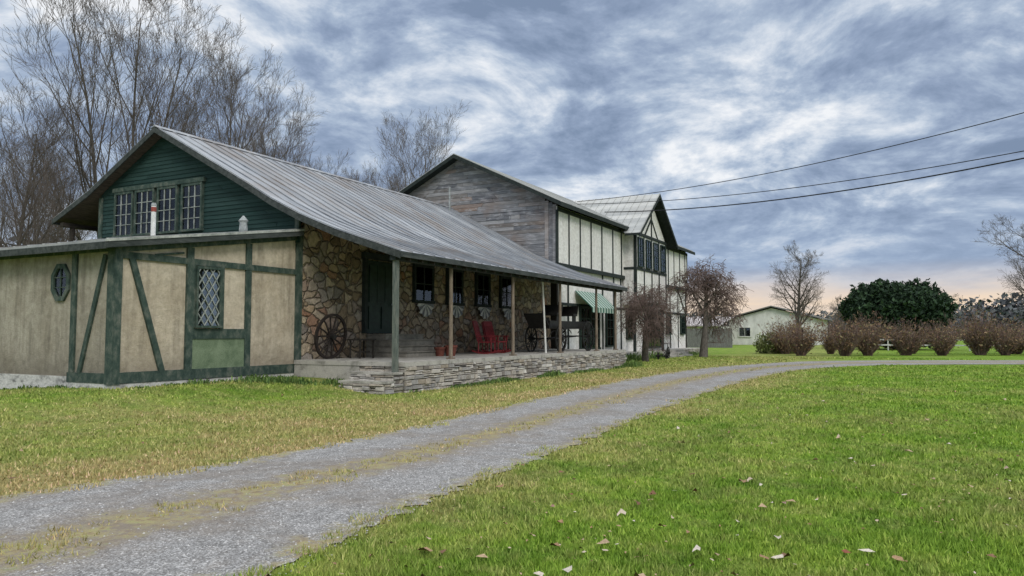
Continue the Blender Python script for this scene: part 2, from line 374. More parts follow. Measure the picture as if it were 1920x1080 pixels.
ok&=~((x>40)&(y<6)&(y>-25)&(x-43>(-y)*0.3-0)&(x-52<(-y)*.4))
x=x[ok];y=y[ok];r=r[ok];nz=nz[ok];nz2=nz2[ok];n=len(x)
z=gh(x,y)
h=(.022+.03*np.random.rand(n))*(1+.6*nz+.7*nz2)*(1+np.clip(r-8,0,60)*.012); w=.0022+.00078*r
an=np.random.rand(n)*2*np.pi; lean=np.random.rand(n)*.9; la=np.random.rand(n)*2*np.pi
V=np.zeros((n,3,3)); V[:,0,0]=x-np.cos(an)*w;V[:,0,1]=y-np.sin(an)*w;V[:,1,0]=x+np.cos(an)*w;V[:,1,1]=y+np.sin(an)*w
V[:,0,2]=V[:,1,2]=z; V[:,2,0]=x+np.cos(la)*h*lean;V[:,2,1]=y+np.sin(la)*h*lean;V[:,2,2]=z+h
obj('grass',npmesh('grass',V,3,M['blade']),kind='stuff',label='short mown lawn grass, green and straw yellow',category='grass')
x,y,r=polar(26000,3.5,26); t=(y-yR(x))/(yL(x)-yR(x)); ok=(t>-.03)&(t<1.03)&(x<28); ok&=(np.abs(t-.5)>.1)|(np.random.rand(len(x))<.3)
x=x[ok];y=y[ok];r=r[ok];n=len(x); s=(.004+.009*np.random.rand(n)**2)*(1+r*.02)
octv=np.array([(1,0,0),(0,1,0),(-1,0,0),(0,-1,0),(0,0,.7)]); tri=[(0,1,4),(1,2,4),(2,3,4),(3,0,4)]
jit=octv[None]*(1+.4*(np.random.rand(n,5,1)-.5))*s[:,None,None]; jit[:,:,0]+=x[:,None];jit[:,:,1]+=y[:,None];jit[:,:,2]+=.012
me=bpy.data.meshes.new('loose_gravel'); me.from_pydata(jit.reshape(-1,3).tolist(),[],[tuple(i*5+k for k in f) for i in range(n) for f in tri]); me.materials.append(M['pebble'])
obj('loose_gravel',me,kind='stuff',label='loose grey gravel stones on the drive',category='gravel')
x,y,r=polar(1100,4.2,28); 
x=np.concatenate([x,[4.62,4.66,5.64,5.7,5.6,6.1,6.0,5.3,7.2]]);y=np.concatenate([y,[3.1,3.14,.85,.8,.92,.3,.1,.4,1.2]]);r=np.hypot(x,y)
ok=(y<yR(x))|((y>yL(x))&(np.random.rand(len(x))<.25)); ok&=free(x,y); big=np.random.rand(len(x)); big[-9:]=.97
x=x[ok];y=y[ok];r=r[ok];big=big[ok];n=len(x)
s=(.011+.032*big**4); zz=gh(x,y)+.036
V=np.zeros((n,6,3)); an=np.random.rand(n)*6.28
for k,(u_,v_,c_) in enumerate([(-1,0,0),(-.3,-.6,.5),(0.8,-.4,.2),(1.1,0,.4),(.6,.5,.8),(-.4,.6,.2)]):
    cu=u_*s*(1+.6*np.random.rand(n)); cv=v_*s*(.7+.8*np.random.rand(n))
    V[:,k,0]=x+cu*np.cos(an)-cv*np.sin(an);V[:,k,1]=y+cu*np.sin(an)+cv*np.cos(an);V[:,k,2]=zz+c_*s*np.random.rand(n)*1.8
obj('fallen_leaves',npmesh('fallen_leaves',V,6,M['fallen']),kind='stuff',label='dry curled leaves scattered over the lawn',category='fallen leaves')
wv=[]
def weedline(x0,y0,x1,y1,n,hh,spread):
    for _ in range(n):
        t=random.random(); cl=mnoise.noise(Vector((t*9+x0,y0,1)))
        if cl<-.08: continue
        px=x0+(x1-x0)*t+random.uniform(-spread,spread)*.5;py=y0+(y1-y0)*t-random.random()**1.5*spread;pz=float(gh(px,py))
        H=hh*random.uniform(.3,1)*(.6+cl*2); a=random.uniform(0,6.28); l=random.uniform(.1,.6)*H; w=.010+.012*random.random()
        cx,sy=math.cos(a),math.sin(a)
        wv.extend([(px-sy*w,py+cx*w,pz),(px+sy*w,py-cx*w,pz),(px+cx*l*.6+sy*w*1.6,py+sy*l*.6-cx*w*1.6,pz+H*.7),(px+cx*l,py+sy*l,pz+H*.9)])
weedline(11.3,15.95,17.0,15.95,1000,.12,.3); weedline(11.05,16.2,11.05,24,700,.1,.3)
weedline(14.4,15.6,16.7,13.7,2400,.26,.7); weedline(17,11.95,35,11.95,2600,.2,.3); weedline(36,14.5,60,14.5,1500,.4,.6)
weedline(34,11.9,35.6,11.9,600,.4,.5)
obj('weeds',npmesh('weeds',wv,4,M['weed']),kind='stuff',label='green weeds growing along the wall foot',category='weeds')
# ------------------------------------------------------------------ MAIN BUILDING
B=empty('long_stone_building',(17.2,16.1,0),'long low building with stone wall, metal roof, porch and green gable','building')
SY=16.0; GX=16.95
PY=PL('y',SY); PX=PL('x',GX)
prof=[(27.4,5.74),(25.35,6.61),(21.96,8.46),(17.73,6.2),(16.7,5.62),(15.57,5.08),(14.2,4.54),(11.96,3.81)]
PS_=sorted(prof)
def zr(y): return float(np.interp(y,[p[0] for p in PS_],[p[1] for p in PS_]))
RY,RZ=21.96,8.46
X0,X1=16.5,35.0
mb=MB()
for i in range(len(prof)-1):
    (ya,za),(yb,zb)=prof[i],prof[i+1]
    mb.add([(X0,ya,za),(X1,ya,za),(X1,yb,zb),(X0,yb,zb)],[(0,3,2,1)])
    xx=X0+.02
    while xx<X1:
        mb.prism([(xx,ya,za-.005),(xx+.028,ya,za-.005),(xx+.028,ya,za+.04),(xx,ya,za+.04)],(0,yb-ya,zb-za)); xx+=.55
mb.prism([(X0-.03,RY-.18,RZ-.06),(X0-.03,RY,RZ+.06),(X0-.03,RY+.18,RZ-.06),(X0-.03,RY,RZ)],(X1-X0,0,0))
roof=build('roof',mb,M['metal'],B,label='weathered grey standing seam metal roof')
mb=MB()
for i in range(len(prof)-1):
    (ya,za),(yb,zb)=prof[i],prof[i+1]
    mb.prism([(X0+.05,ya,za-.03),(X0+.05,yb,zb-.03),(X0+.05,yb,zb-.11),(X0+.05,ya,za-.11)],(X1-X0-.1,0,0))
build('soffit',mb,M['soffit'],roof)
mb=MB()
for i in range(len(prof)-1):
    (ya,za),(yb,zb)=prof[i],prof[i+1]
    for xa in (X0-.02,X1-.02):
        mb.prism([(xa,ya,za-.015),(xa,yb,zb-.015),(xa,yb,zb-.2),(xa,ya,za-.2)],(.045,0,0))
mb.box(X0,X1,11.92,11.96,3.65,3.8); mb.box(X0,X1,27.39,27.44,5.56,5.72)
build('fascia',mb,M['fascia'],roof)
mb=MB(); xx=X0+.5
while xx<X1-.3:
    mb.prism([(xx,12.0,3.70),(xx,14.2,4.42),(xx,14.2,4.30),(xx,12.0,3.57)],(.06,0,0)); xx+=.6
build('rafters',mb,M['dark_wood'],roof)
mb=MB(); mb.tube((33.6,21.2,7.9),(33.6,21.2,9.3),.05,.05,8,True); build('vent_pipe',mb,M['grey_metal'],roof)
mb=MB(); mb.prism([(GX+.04,SY+.2,0),(GX+.04,25.3,0),(GX+.04,25.3,zr(25.3)-.13),(GX+.04,RY,RZ-.13),(GX+.04,17.73,zr(17.73)-.13),(GX+.04,SY+.2,zr(SY+.2)-.13)],(.2,0,0))
mb.box(17.44,34.9,25.1,25.3,0,6.1); mb.prism([(34.7,SY+.2,0),(34.7,25.3,0),(34.7,25.3,6.3),(34.7,RY,8.2),(34.7,SY+.2,5.2)],(.2,0,0))
build('wall_core',mb,M['dark_wood'],B)
mb=MB()
mb.box(17.2,35.0,SY,SY+.2,0,5.15)
build('stone_wall',mb,M['fieldstone'],B,label='brown fieldstone masonry wall behind the porch')
mb=MB(); zc=4.3; hb=.135
GYL,GYR=15.93,25.3
while zc<8.25:
    z0,z1=zc,min(zc+hb,8.33)
    def lim(z):
        zz=z+.13; ylo=GYL; yhi=GYR
        if zz>zr(GYL): ylo=float(np.interp(zz,[5.08,5.62,6.2,8.46],[15.57,16.7,17.73,21.96]))
        if zz>zr(GYR): yhi=float(np.interp(zz,[5.74,6.61,8.46],[27.4,25.35,21.96]))
        return max(ylo,GYL),min(yhi,GYR)
    a0,b0=lim(z0);a1,b1=lim(z1)
    if b1-a1>.02:
        cuts=[0]+sorted(random.random() for _ in range(2))+[1]
        for q in range(3):
            f0,f1=cuts[q]+.0008,cuts[q+1]-.0008
            A=a0+(b0-a0)*f0;Bq=a0+(b0-a0)*f1;C=a1+(b1-a1)*f0;D=a1+(b1-a1)*f1
            mb.add([(GX-.03,A,z0),(GX-.03,Bq,z0),(GX-.006,D,z1),(GX-.006,C,z1),(GX+.03,A,z0),(GX+.03,Bq,z0),(GX+.03,D,z1),(GX+.03,C,z1)],
              [(0,3,2,1),(0,1,5,4),(0,4,7,3),(1,2,6,5)])
    zc+=hb
build('green_gable_siding',mb,M['clap'],B)
def window(parent,P,u0,u1,v0,v1,cols,rows,fm,curtain=True,fw=.09,diamond=False,w=.03,name='window',bar=.018,bm=None,full=False):
    mb=MB(); P.box(mb,u0,u1,v0,v1,w+.045,w+.05,eps=False); win=build(name,mb,M['glass'],parent)
    mb=MB()
    P.box(mb,u0-fw,u1+fw,v1,v1+fw*1.2,0,w+.09);P.box(mb,u0-fw-.03,u1+fw+.03,v0-fw,v0,0,w+.12)
    P.box(mb,u0-fw,u0,v0,v1,0,w+.085);P.box(mb,u1,u1+fw,v0,v1,0,w+.085)
    fr=mb; mm=MB() if bm else mb
    if diamond:
        nn=cols; sw=(u1-u0)/nn; sh=sw*1.5
        W=u1-u0;H=v1-v0; sl=sh/sw; step=sh; k=-W*sl
        while k<H+W*sl:
            for sg in(1,-1):
                def vv(u): return k+sg*sl*u
                lo_u=(0-k)/(sg*sl);hi_u=(H-k)/(sg*sl)
                ca,cb=max(0,min(lo_u,hi_u)),min(W,max(lo_u,hi_u))
                if cb-ca>.02: P.beam(mm,u0+ca,v0+vv(ca),u0+cb,v0+vv(cb),.022,w+.05,w+.07)
            k+=step
    else:
        for i in range(1,cols): 
            uu=u0+(u1-u0)*i/cols; P.box(mm,uu-bar,uu+bar,v0,v1,w+.05,w+.07)
        for j in range(1,rows):
            vv=v0+(v1-v0)*j/rows; P.box(mm,u0,u1,vv-bar,vv+bar,w+.05,w+.068)
    build('frame',fr,fm,win)
    if bm: build('glazing_bars',mm,bm,win)
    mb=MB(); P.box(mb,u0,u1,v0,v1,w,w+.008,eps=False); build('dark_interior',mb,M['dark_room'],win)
    if curtain:
        mb=MB(); 
        def cloth(a,b,va,vb):
            n=14
            for i in range(n):
                ua=a+(b-a)*i/n;ub=a+(b-a)*(i+1)/n; wa=w+.02+.008*math.sin(i*2.1);wb=w+.02+.008*math.sin((i+1)*2.1)
                mb.add([P.pt(ua,va,wa),P.pt(ub,va,wb),P.pt(ub,vb,wb),P.pt(ua,vb,wa)],[(0,1,2,3)])
        W=u1-u0;H=v1-v0
        if full=='low': cloth(u0,u1,v0,v0+H*.5)
        else:
            cloth(u0,u1,v1-H*.22,v1); cloth(u0,u0+W*.3,v0,v1-H*.2); cloth(u1-W*.3,u1,v0,v1-H*.2)
        build('curtain',mb,M['curtain'],win)
    return win
for c in (23.93,22.85,21.71,20.53): window(B,PX,c-.42,c+.42,4.98,6.41,3,4,M['green_trim'],True,.07,bar=.010,bm=M['bar_grey'])
mb=MB(); PX.box(mb,19.95,24.5,6.50,6.64,.02,.14); build('window_head_trim',mb,M['green_trim'],B)
mb=MB(); PX.box(mb,GYL,GYL+.16,4.5,5.14,.02,.06); build('corner_board',mb,M['green_trim'],B)
mb=MB(); PX.box(mb,25.16,25.34,4.2,6.4,.02,.06); build('corner_board',mb,M['green_trim'],B)
mb=MB(); mb.box(21,33,25.35,29.2,0,4.9); mb.prism([(20.6,25.3,5.45),(20.6,29.7,4.7),(20.6,29.7,4.82),(20.6,25.3,5.57)],(12.6,0,0)); build('side_shed',mb,M['dark_wood'],B)
PS=PL('x',21); window(B,PS,27.2,28.2,3.9,4.55,2,1,M['lean_white'],True,.06)
mb=MB(); mb.tube((17.0,27.0,3),(17.0,27.0,5.6),.09,.09,8); mb.box(16.6,20.9,26.9,27.1,5.45,5.6); build('eave_bracket',mb,M['dark_wood'],B)
for i,(a,b) in enumerate(((22.85,24.1),(25.1,26.25),(27.35,28.5),(29.5,30.65))):
    w_=window(B,PY,a+.08,b-.08,2.82,4.05,2,2,M['dark_trim'],True,.1,w=.03,full='low')
    mb=MB(); n=10; cx=(a+b)/2
    for k in range(n):
        a0=math.pi+math.pi*k/n;a1=math.pi+math.pi*(k+1)/n; rr=.5
        dk=.20 if k%2 else .12
        mb.add([PY.pt(cx,2.70,.18),PY.pt(cx+rr*math.cos(a0),2.70+rr*math.sin(a0)*.95,.2),PY.pt(cx+rr*1.03*math.cos((a0+a1)/2),2.70+rr*1.03*math.sin((a0+a1)/2)*.95,dk),PY.pt(cx+rr*math.cos(a1),2.70+rr*math.sin(a1)*.95,.2)],[(0,1,2),(0,2,3)],k%2)
    build('fan_bunting',mb,[M['bunting'],M['bunting_dark']],B,label='half-round pleated fan bunting below a window')
mb=MB(); PY.box(mb,20.1,21.6,1.6,4.05,.02,.06,eps=False)
for a,b,c,d in((20.22,20.78,1.75,2.5),(20.92,21.48,1.75,2.5)): PY.box(mb,a,b,c,d,.05,.085)
for k in range(3): PY.box(mb,20.24+k*.44,20.24+k*.44+.38,2.65,3.9,.05,.075)
door=build('door',mb,M['door_green'],B)
mb=MB(); PY.box(mb,19.95,20.1,1.6,4.1,.0,.13);PY.box(mb,21.6,21.75,1.6,4.1,.0,.13);PY.box(mb,19.9,21.8,4.1,4.3,0,.15); build('frame',mb,M['dark_trim'],door)
mb=MB(); mb.tube((21.48,15.9,2.6),(21.48,15.83,2.6),.035,.035,8,True); build('handle',mb,M['grey_metal'],door)
mb=MB()
for k in range(4): mb.box(20.2,22.4+.25*(3-k),15.2-.28*(3-k),15.99,.82+.19*k+.002,.82+.19*(k+1)-.03)
for k in range(4): mb.box(20.16,22.44+.25*(3-k),15.15-.28*(3-k),15.98,.82+.19*(k+1)-.03,.82+.19*(k+1))
build('door_steps',mb,M['step_concrete'],B)
mb=MB(); mb.box(16.85,35.0,12.02,15.99,.70,.82); build('porch_floor',mb,M['concrete'],B)
mb=MB(); mb.box(16.95,34.95,12.2,15.99,-.1,.7); mb.box(16.87,17.0,13.6,15.99,-.1,.699); build('porch_base',mb,M['concrete'],B)
mb=MB(); mb.box(16.95,34.93,12.08,12.2,-.1,.695); build('mortar_bed',mb,M['mortar'],B)
mb=MB(); rs=random.Random(3)
def ledge(P,u0,u1,v0,v1,dep=.1):
    v=v0
    while v<v1-.02:
        hh=rs.choice([.07,.09,.12,.16]); hh=min(hh,v1-v)
        if v1-(v+hh)<.045: hh=v1-v
        u=u0
        while u<u1-.01:
            L_=rs.uniform(.14,.5)*(1 if hh>.08 else 1.2); 
            if u1-(u+L_)<.1: L_=u1-u
            d=rs.uniform(.0,.075)+dep
            if hh>.11 and rs.random()<.4:
                m=hh*rs.uniform(.4,.6)
                parts=[(v,v+m),(v+m,v+hh)]
            else: parts=[(v,v+hh)]
            for (a,b) in parts:
                dd=d+rs.uniform(-.015,.015); g=.008
                j=[rs.uniform(-.009,.009) for _ in range(8)]
                A=[P.pt(u+g+j[0],a+g+j[1],0),P.pt(u+L_-g+j[2],a+g+j[3],0),P.pt(u+L_-g+j[4],b-g+j[5],0),P.pt(u+g+j[6],b-g+j[7],0)]
                c=.012
                F=[P.pt(u+g+j[0]+c,a+g+j[1]+c,dd),P.pt(u+L_-g+j[2]-c,a+g+j[3]+c,dd+rs.uniform(-.01,.01)),P.pt(u+L_-g+j[4]-c,b-g+j[5]-c,dd+rs.uniform(-.015,.01)),P.pt(u+g+j[6]+c,b-g+j[7]-c,dd)]
                Q=((u+g+j[0],a+g+j[1]),(u+L_-g+j[2],a+g+j[3]),(u+L_-g+j[4],b-g+j[5]),(u+g+j[6],b-g+j[7]))
                M_=[P.pt(q[0],q[1],dd-.02) for q in Q]
                mb.add(A+M_+F,[(8,9,10,11)]+[(i,(i+1)%4,4+(i+1)%4,4+i) for i in range(4)]+[(4+i,4+(i+1)%4,8+(i+1)%4,8+i) for i in range(4)])
            u+=L_
        v+=hh
ledge(PL('y',12.08),16.88,35.0,-.03,.70,.04); ledge(PL('x',16.95),12.05,13.6,-.03,.70,.02)
build('ledgestone_facing',mb,M['ledge'],B,label='stacked pale ledgestone facing of the porch')
mb=MB(); ledge(PL('x',16.45),12.1,13.55,.30,.5,.02); ledge(PL('x',16.05),12.1,13.55,.0,.28,.02); ledge(PL('y',12.15),16.07,16.45,0,.28,.02);ledge(PL('y',12.15),16.45,16.86,0,.5,.02)
build('step_stones',mb,M['ledge'],B)
mb=MB(); mb.box(16.08,16.86,12.14,13.55,-.1,.27); mb.box(16.48,16.86,12.14,13.55,.27,.49); mb.box(16.0,16.5,12.08,13.6,.28,.34); mb.box(16.4,16.84,12.08,13.6,.50,.56)
build('steps',mb,M['concrete'],B)
for i,(px,zb) in enumerate(((16.68,.56),(19.6,.82),(23.7,.82),(27.8,.82),(31.8,.82),(34.3,.82))):
    mb=MB(); 
    if i==0: mb.box(px-.065,px+.065,12.16,12.29,zb,3.62)
    else: mb.tube((px,12.3,zb),(px,12.3,3.6),.062,.055,10); mb.box(px-.1,px+.1,12.2,12.4,zb,zb+.05)
    build('post',mb,M['post_green'] if i==0 else M['post_wood'],B)
mb=MB(); mb.box(16.55,34.9,12.14,12.34,3.58,3.72); build('porch_beam',mb,M['dark_trim'],B)
mb=MB(); mb.tube((27.3,12.7,.82),(27.0,12.7,3.7),.04,.04,8); build('prop_pole',mb,M['plain_white'],B)
# ---- lean-to annex
LX=11.2; PA=PL('y',16.1); PB=PL('x',LX)
def zl(x): return 3.62+(x-10.9)*.157
mb=MB()
mb.prism([(LX,16.1,.5),(16.94,16.1,.5),(16.94,16.1,zl(16.94)),(LX,16.1,zl(LX))],(0,.2,0)); mb.box(16.94,17.19,16.1,16.3,.45,4.0)
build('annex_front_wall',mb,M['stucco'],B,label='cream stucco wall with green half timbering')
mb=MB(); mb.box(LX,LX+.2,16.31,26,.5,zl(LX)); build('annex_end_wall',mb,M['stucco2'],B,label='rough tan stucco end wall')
mb=MB(); mb.box(LX-.03,17.18,16.07,16.3,-.1,.44); mb.box(LX-.03,LX+.2,16.3,26,-.1,.58); build('foundation',mb,M['foundation'],B,label='pale limewashed stone foundation strip')
mb=MB(); o_=.045
PA.box(mb,LX-.06,LX+.12,.43,zl(LX)-.0,0,o_+.01)
PA.box(mb,LX+.12,17.12,.45,.70,0,o_)
PA.box(mb,LX+.12,16.95,3.34,3.5,0,o_-.004)
for u in (13.1,15.03): PA.box(mb,u,u+.2,.70,zl(u+.1)-.2,0,o_+.002)
PA.box(mb,16.95,17.2,.5,zl(16.9)-.02,0,o_+.012)
PA.box(mb,13.3,15.03,1.46,1.72,0,o_)
PA.box(mb,13.3,13.36,1.72,3.34,0,o_+.004);PA.box(mb,14.16,14.28,1.72,3.34,0,o_+.004)
PA.beam(mb,LX+.36,3.4,12.45,.68,.15,0,o_+.006)
PA.beam(mb,LX+.1,zl(LX+.1)-.1,16.94,zl(16.94)-.1,.2,0,o_+.02)
PA.beam(mb,12.2,3.5,13.0,3.62,.05,0,o_)
build('timber_framing',mb,M['green_trim'],B)
mb=MB(); 
PB.box(mb,16.04,16.3,.43,zl(LX)-.0,0,o_+.015); PB.box(mb,16.3,17.75,.45,.68,0,o_); PB.box(mb,17.5,17.68,.68,zl(LX)-.15,0,o_+.003)
PB.beam(mb,16.45,3.42,17.3,.68,.12,0,o_+.006); PB.box(mb,16.3,26,zl(LX)-.17,zl(LX),0,o_+.005)
build('timber_framing',mb,M['green_trim'],B)
mb=MB(); PA.box(mb,13.3,15.03,.70,1.46,0,.02,eps=False); build('green_panel',mb,M['green_stucco'],B)
window(B,PA,13.42,14.1,1.80,3.26,3,4,M['green_trim'],False,.055,diamond=True,w=.01,bm=M['bar_grey'])
mb=MB(); cy,cz=18.12,2.83
def octo(rx,rz): return [(cy+rx*math.cos(math.pi/8+i*math.pi/4)/math.cos(math.pi/8),cz+rz*math.sin(math.pi/8+i*math.pi/4)/math.cos(math.pi/8)) for i in range(8)]
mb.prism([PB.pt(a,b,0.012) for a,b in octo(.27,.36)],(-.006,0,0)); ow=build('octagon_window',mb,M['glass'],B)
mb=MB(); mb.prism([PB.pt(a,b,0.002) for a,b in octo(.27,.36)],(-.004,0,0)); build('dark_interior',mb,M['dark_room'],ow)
mb=MB(); oo=octo(.35,.45);ii=octo(.25,.34)
for i in range(8):
    j=(i+1)%8; mb.prism([PB.pt(*oo[i],0),PB.pt(*oo[j],0),PB.pt(*ii[j],0),PB.pt(*ii[i],0)],(-.06,0,0))
PB.box(mb,cy-.012,cy+.012,cz-.33,cz+.33,.02,.035);
for q in(-.12,.12): PB.box(mb,cy-.25,cy+.25,cz+q-.01,cz+q+.01,.02,.033)
build('frame',mb,M['green_trim'],ow)
mb=MB(); RXE=16.92; mb.prism([(10.75,15.78,zl(10.75)+.06),(RXE,15.78,zl(RXE)+.06),(RXE,15.78,zl(RXE)+.11),(10.75,15.78,zl(10.75)+.11)],(0,11,0))
yy=15.8
while yy<26.7:
    mb.prism([(10.75,yy,zl(10.75)+.105),(10.75,yy+.03,zl(10.75)+.105),(10.75,yy+.03,zl(10.75)+.14),(10.75,yy,zl(10.75)+.14)],(RXE-10.77,0,zl(RXE)-zl(10.75))); yy+=.6
lr=build('annex_roof',mb,M['lean_roof'],B)
mb=MB(); mb.prism([(10.72,15.74,zl(10.72)-.08),(RXE,15.74,zl(RXE)-.08),(RXE,15.74,zl(RXE)+.055),(10.72,15.74,zl(10.72)+.055)],(0,.04,0)); mb.box(10.72,10.76,15.79,26.8,zl(10.75)-.1,zl(10.75)+.058)
build('fascia',mb,[M['fascia']],lr)
mb=MB(); mb.prism([(10.78,15.79,zl(10.78)-.0),(RXE,15.79,zl(RXE)),(RXE,15.79,zl(RXE)+.05),(10.78,15.79,zl(10.78)+.05)],(0,10.9,0)); build('soffit',mb,M['soffit'],lr)
mb=MB(); mb.prism([(10.7,15.72,zl(10.7)+.06),(RXE,15.72,zl(RXE)+.06),(RXE,15.72,zl(RXE)+.12),(10.7,15.72,zl(10.7)+.12)],(0,.055,0)); build('drip_edge',mb,M['lean_white'],lr)
mb=MB(); zz=zl(13)+.1; mb.tube((13,17.25,zz),(13,17.25,zz+.85),.06,.06,12,True); fl=build('flue_pipe',mb,M['white_pipe'],lr,label='white flue pipe')
mb=MB(); mb.tube((13,17.25,zz+.70),(13,17.25,zz+.82),.066,.066,12,True); build('flue_band',mb,M['red_cap'],fl)
mb=MB(); mb.tube((13,17.25,zz+.86),(13,17.25,zz+.93),.07,.05,12,True); build('flue_cap',mb,M['grey_metal'],fl)
mb=MB(); zz=zl(15.3)+.1; c=(15.3,16.5)
for a,b,ra,rb in((0,.1,.1,.12),(.1,.3,.12,.1),(.3,.36,.1,.14),(.36,.5,.13,.02)): mb.tube((*c,zz+a),(*c,zz+b),ra,rb,10,True)
build('roof_vent',mb,M['grey_metal'],lr)
# ------------------------------------------------------------------ SECOND BUILDING
H=empty('half_timbered_building',(35.1,15.7,0),'tall white half-timbered building with weathered board gable and metal roof','building')
prof2=[(27.9,8.15),(21.5,11.3),(15.2,8.22)]
xa,xb=34.45,61.5
mb=MB()
for (ya,za),(yb,zb) in((prof2[0],prof2[1]),(prof2[1],prof2[2])):
    mb.add([(xa,ya,za),(xb,ya,za),(xb,yb,zb),(xa,yb,zb)],[(0,3,2,1)])
    xx=xa+.02
    while xx<xb-.05:
        mb.prism([(xx,ya,za-.01),(xx+.03,ya,za-.01),(xx+.03,ya,za+.04),(xx,ya,za+.04)],(0,yb-ya,zb-za)); xx+=.5
r2=build('roof',mb,M['metal2'],H)
mb=MB()
for (ya,za),(yb,zb) in((prof2[0],prof2[1]),(prof2[1],prof2[2])):
    mb.prism([(xa+.04,ya,za-.03),(xa+.04,yb,zb-.03),(xa+.04,yb,zb-.15),(xa+.04,ya,za-.15)],(xb-xa-.1,0,0))
    for q in(xa-.02,xb-.03): mb.prism([(q,ya,za-.012),(q,yb,zb-.012),(q,yb,zb-.22),(q,ya,za-.22)],(.05,0,0))
mb.box(xa,xb,15.15,15.2,7.98,8.2)
build('fascia',mb,M['dark_trim'],r2)
mb=MB(); mb.prism([(35.14,15.72,0),(35.14,27.3,0),(35.14,27.3,8.3),(35.14,21.5,11.1),(35.14,15.72,8.25)],(.2,0,0)); mb.box(35.3,60.6,27.1,27.3,0,8.2);mb.prism([(60.5,15.72,0),(60.5,27.3,0),(60.5,27.3,8.3),(60.5,21.5,11.1),(60.5,15.72,8.25)],(.2,0,0))
build('wall_core',mb,M['dark_wood'],H)
mb=MB(); zc=3.0; rs=random.Random(5)
while zc<11:
    z1=min(zc+.2,11.12)
    def lim2(z):
        zz=z+.14
        return max(16.35,float(np.interp(zz,[8.22,11.3],[15.2,21.5])) if zz>8.22 else 16.35),min(27.3,float(np.interp(zz,[8.15,11.3],[27.9,21.5])) if zz>8.15 else 27.3)
    a0,b0=lim2(zc);a1,b1=lim2(z1)
    if b1-a1>.03:
        c=sorted([0,1]+[rs.random() for _ in range(4)])
        for q in range(5):
            f0,f1=c[q],c[q+1]-.0015; d=rs.uniform(.02,.045)
            if f1<=f0: continue
            A=a0+(b0-a0)*f0;Bq=a0+(b0-a0)*f1;C=a1+(b1-a1)*f0;D=a1+(b1-a1)*f1
            mb.add([(35.1-d,A,zc+.008),(35.1-d,Bq,zc+.008),(35.1-d+.014,D,z1),(35.1-d+.014,C,z1),(35.13,A,zc),(35.13,Bq,zc),(35.13,D,z1),(35.13,C,z1)],[(0,3,2,1),(0,1,5,4),(0,4,7,3),(1,2,6,5)])
    zc+=.2
for k in range(3): mb.box(35.04-.003*k,35.12,15.7+k*.22,15.7+k*.22+.21,5,8.2+.1*k)
build('weathered_gable_siding',mb,M['weathered'],H,label='weathered silvery grey horizontal barn boards')
mb=MB(); mb.box(35.35,60.7,15.78,16.0,0,8.1); build('lower_wall',mb,M['white_wall'],H)
mb=MB(); mb.box(35.05,60.75,15.66,15.78,5.05,8.1); build('upper_wall',mb,M['white_wall'],H)
mb=MB(); TY=PL('y',15.66)
TY.box(mb,35.05,60.75,4.98,5.2,-.06,.06); TY.box(mb,35.05,60.75,7.85,8.05,0,.05); TY.box(mb,35.0,35.15,5.2,7.9,-.06,.045)
for u in (36.5,38.05,39.65,41.35,43.2,44.75,53.6,55.2,56.8,58.4,60.0,60.65): TY.box(mb,u,u+.1,5.2,7.85,0,.04)
LYp=PL('y',15.78)
for u in (36.6,41.7,43.6,44.9,53.8,56.0,58.2,60.5): LYp.box(mb,u,u+.14,0.5,5.0,0,.04)
LYp.box(mb,35.4,60.7,3.05,3.2,0,.035)
LYp.beam(mb,54.0,3.2,56,5.0,.12,0,.045);LYp.beam(mb,58.2,5.0,60.5,3.2,.12,0,.045)
build('timber_framing',mb,M['dark_trim'],H)
mb=MB(); mb.prism([(37.5,15.7,3.85),(37.5,14.75,2.95),(37.5,14.72,2.98),(37.5,15.7,3.9)],(3.8,0,0)); mb.prism([(37.5,14.74,2.72),(37.5,14.72,2.72),(37.5,14.72,2.97),(37.5,14.74,2.97)],(3.8,0,0)); build('awning',mb,M['awning'],H,label='green and pale striped awning')
def fdoor(u0,u1,v0,v1,cols,rows,P=LYp):
    return window(H,P,u0,u1,v0,v1,cols,rows,M['door_green'],False,.12,w=.02,name='glazed_door',bar=.04)
fdoor(38.3,39.5,.8,2.95,3,4);fdoor(39.8,41.0,.8,2.95,3,4)
fdoor(50.2,51.6,.7,2.9,3,4);fdoor(51.9,53.3,.7,2.9,3,4)
window(H,LYp,55,56,1.6,2.9,2,3,M['door_green'],False,.1); window(H,LYp,58.9,59.9,1.6,2.9,2,3,M['door_green'],False,.1)
window(H,LYp,42.3,43.3,.9,2.9,2,4,M['door_green'],False,.1)
window(H,LYp,46,47,1.3,2.9,2,3,M['door_green'],False,.1)
mb=MB(); mb.box(35.02,61,14.6,15.78,-.1,.45); 
for k in range(3): mb.box(49,54.5,13.7+k*.3,14.6,-.1,.15*(k+1)-.02)
build('terrace',mb,M['concrete'],H)
mb=MB(); rs=random.Random(9); ledge(PL('y',14.58),48,61,-.02,.44,.03); build('ledgestone_facing',mb,M['ledge'],H)
mb=MB(); mb.box(45.3,52.0,14.9,15.7,3.4,7.9); mb.prism([(45.3,14.9,7.9),(52.0,14.9,7.9),(48.65,14.9,10.5)],(0,.15,0)); bay=build('bay_wall',mb,M['white_wall'],H)
mb=MB(); ap=(48.65,10.85)
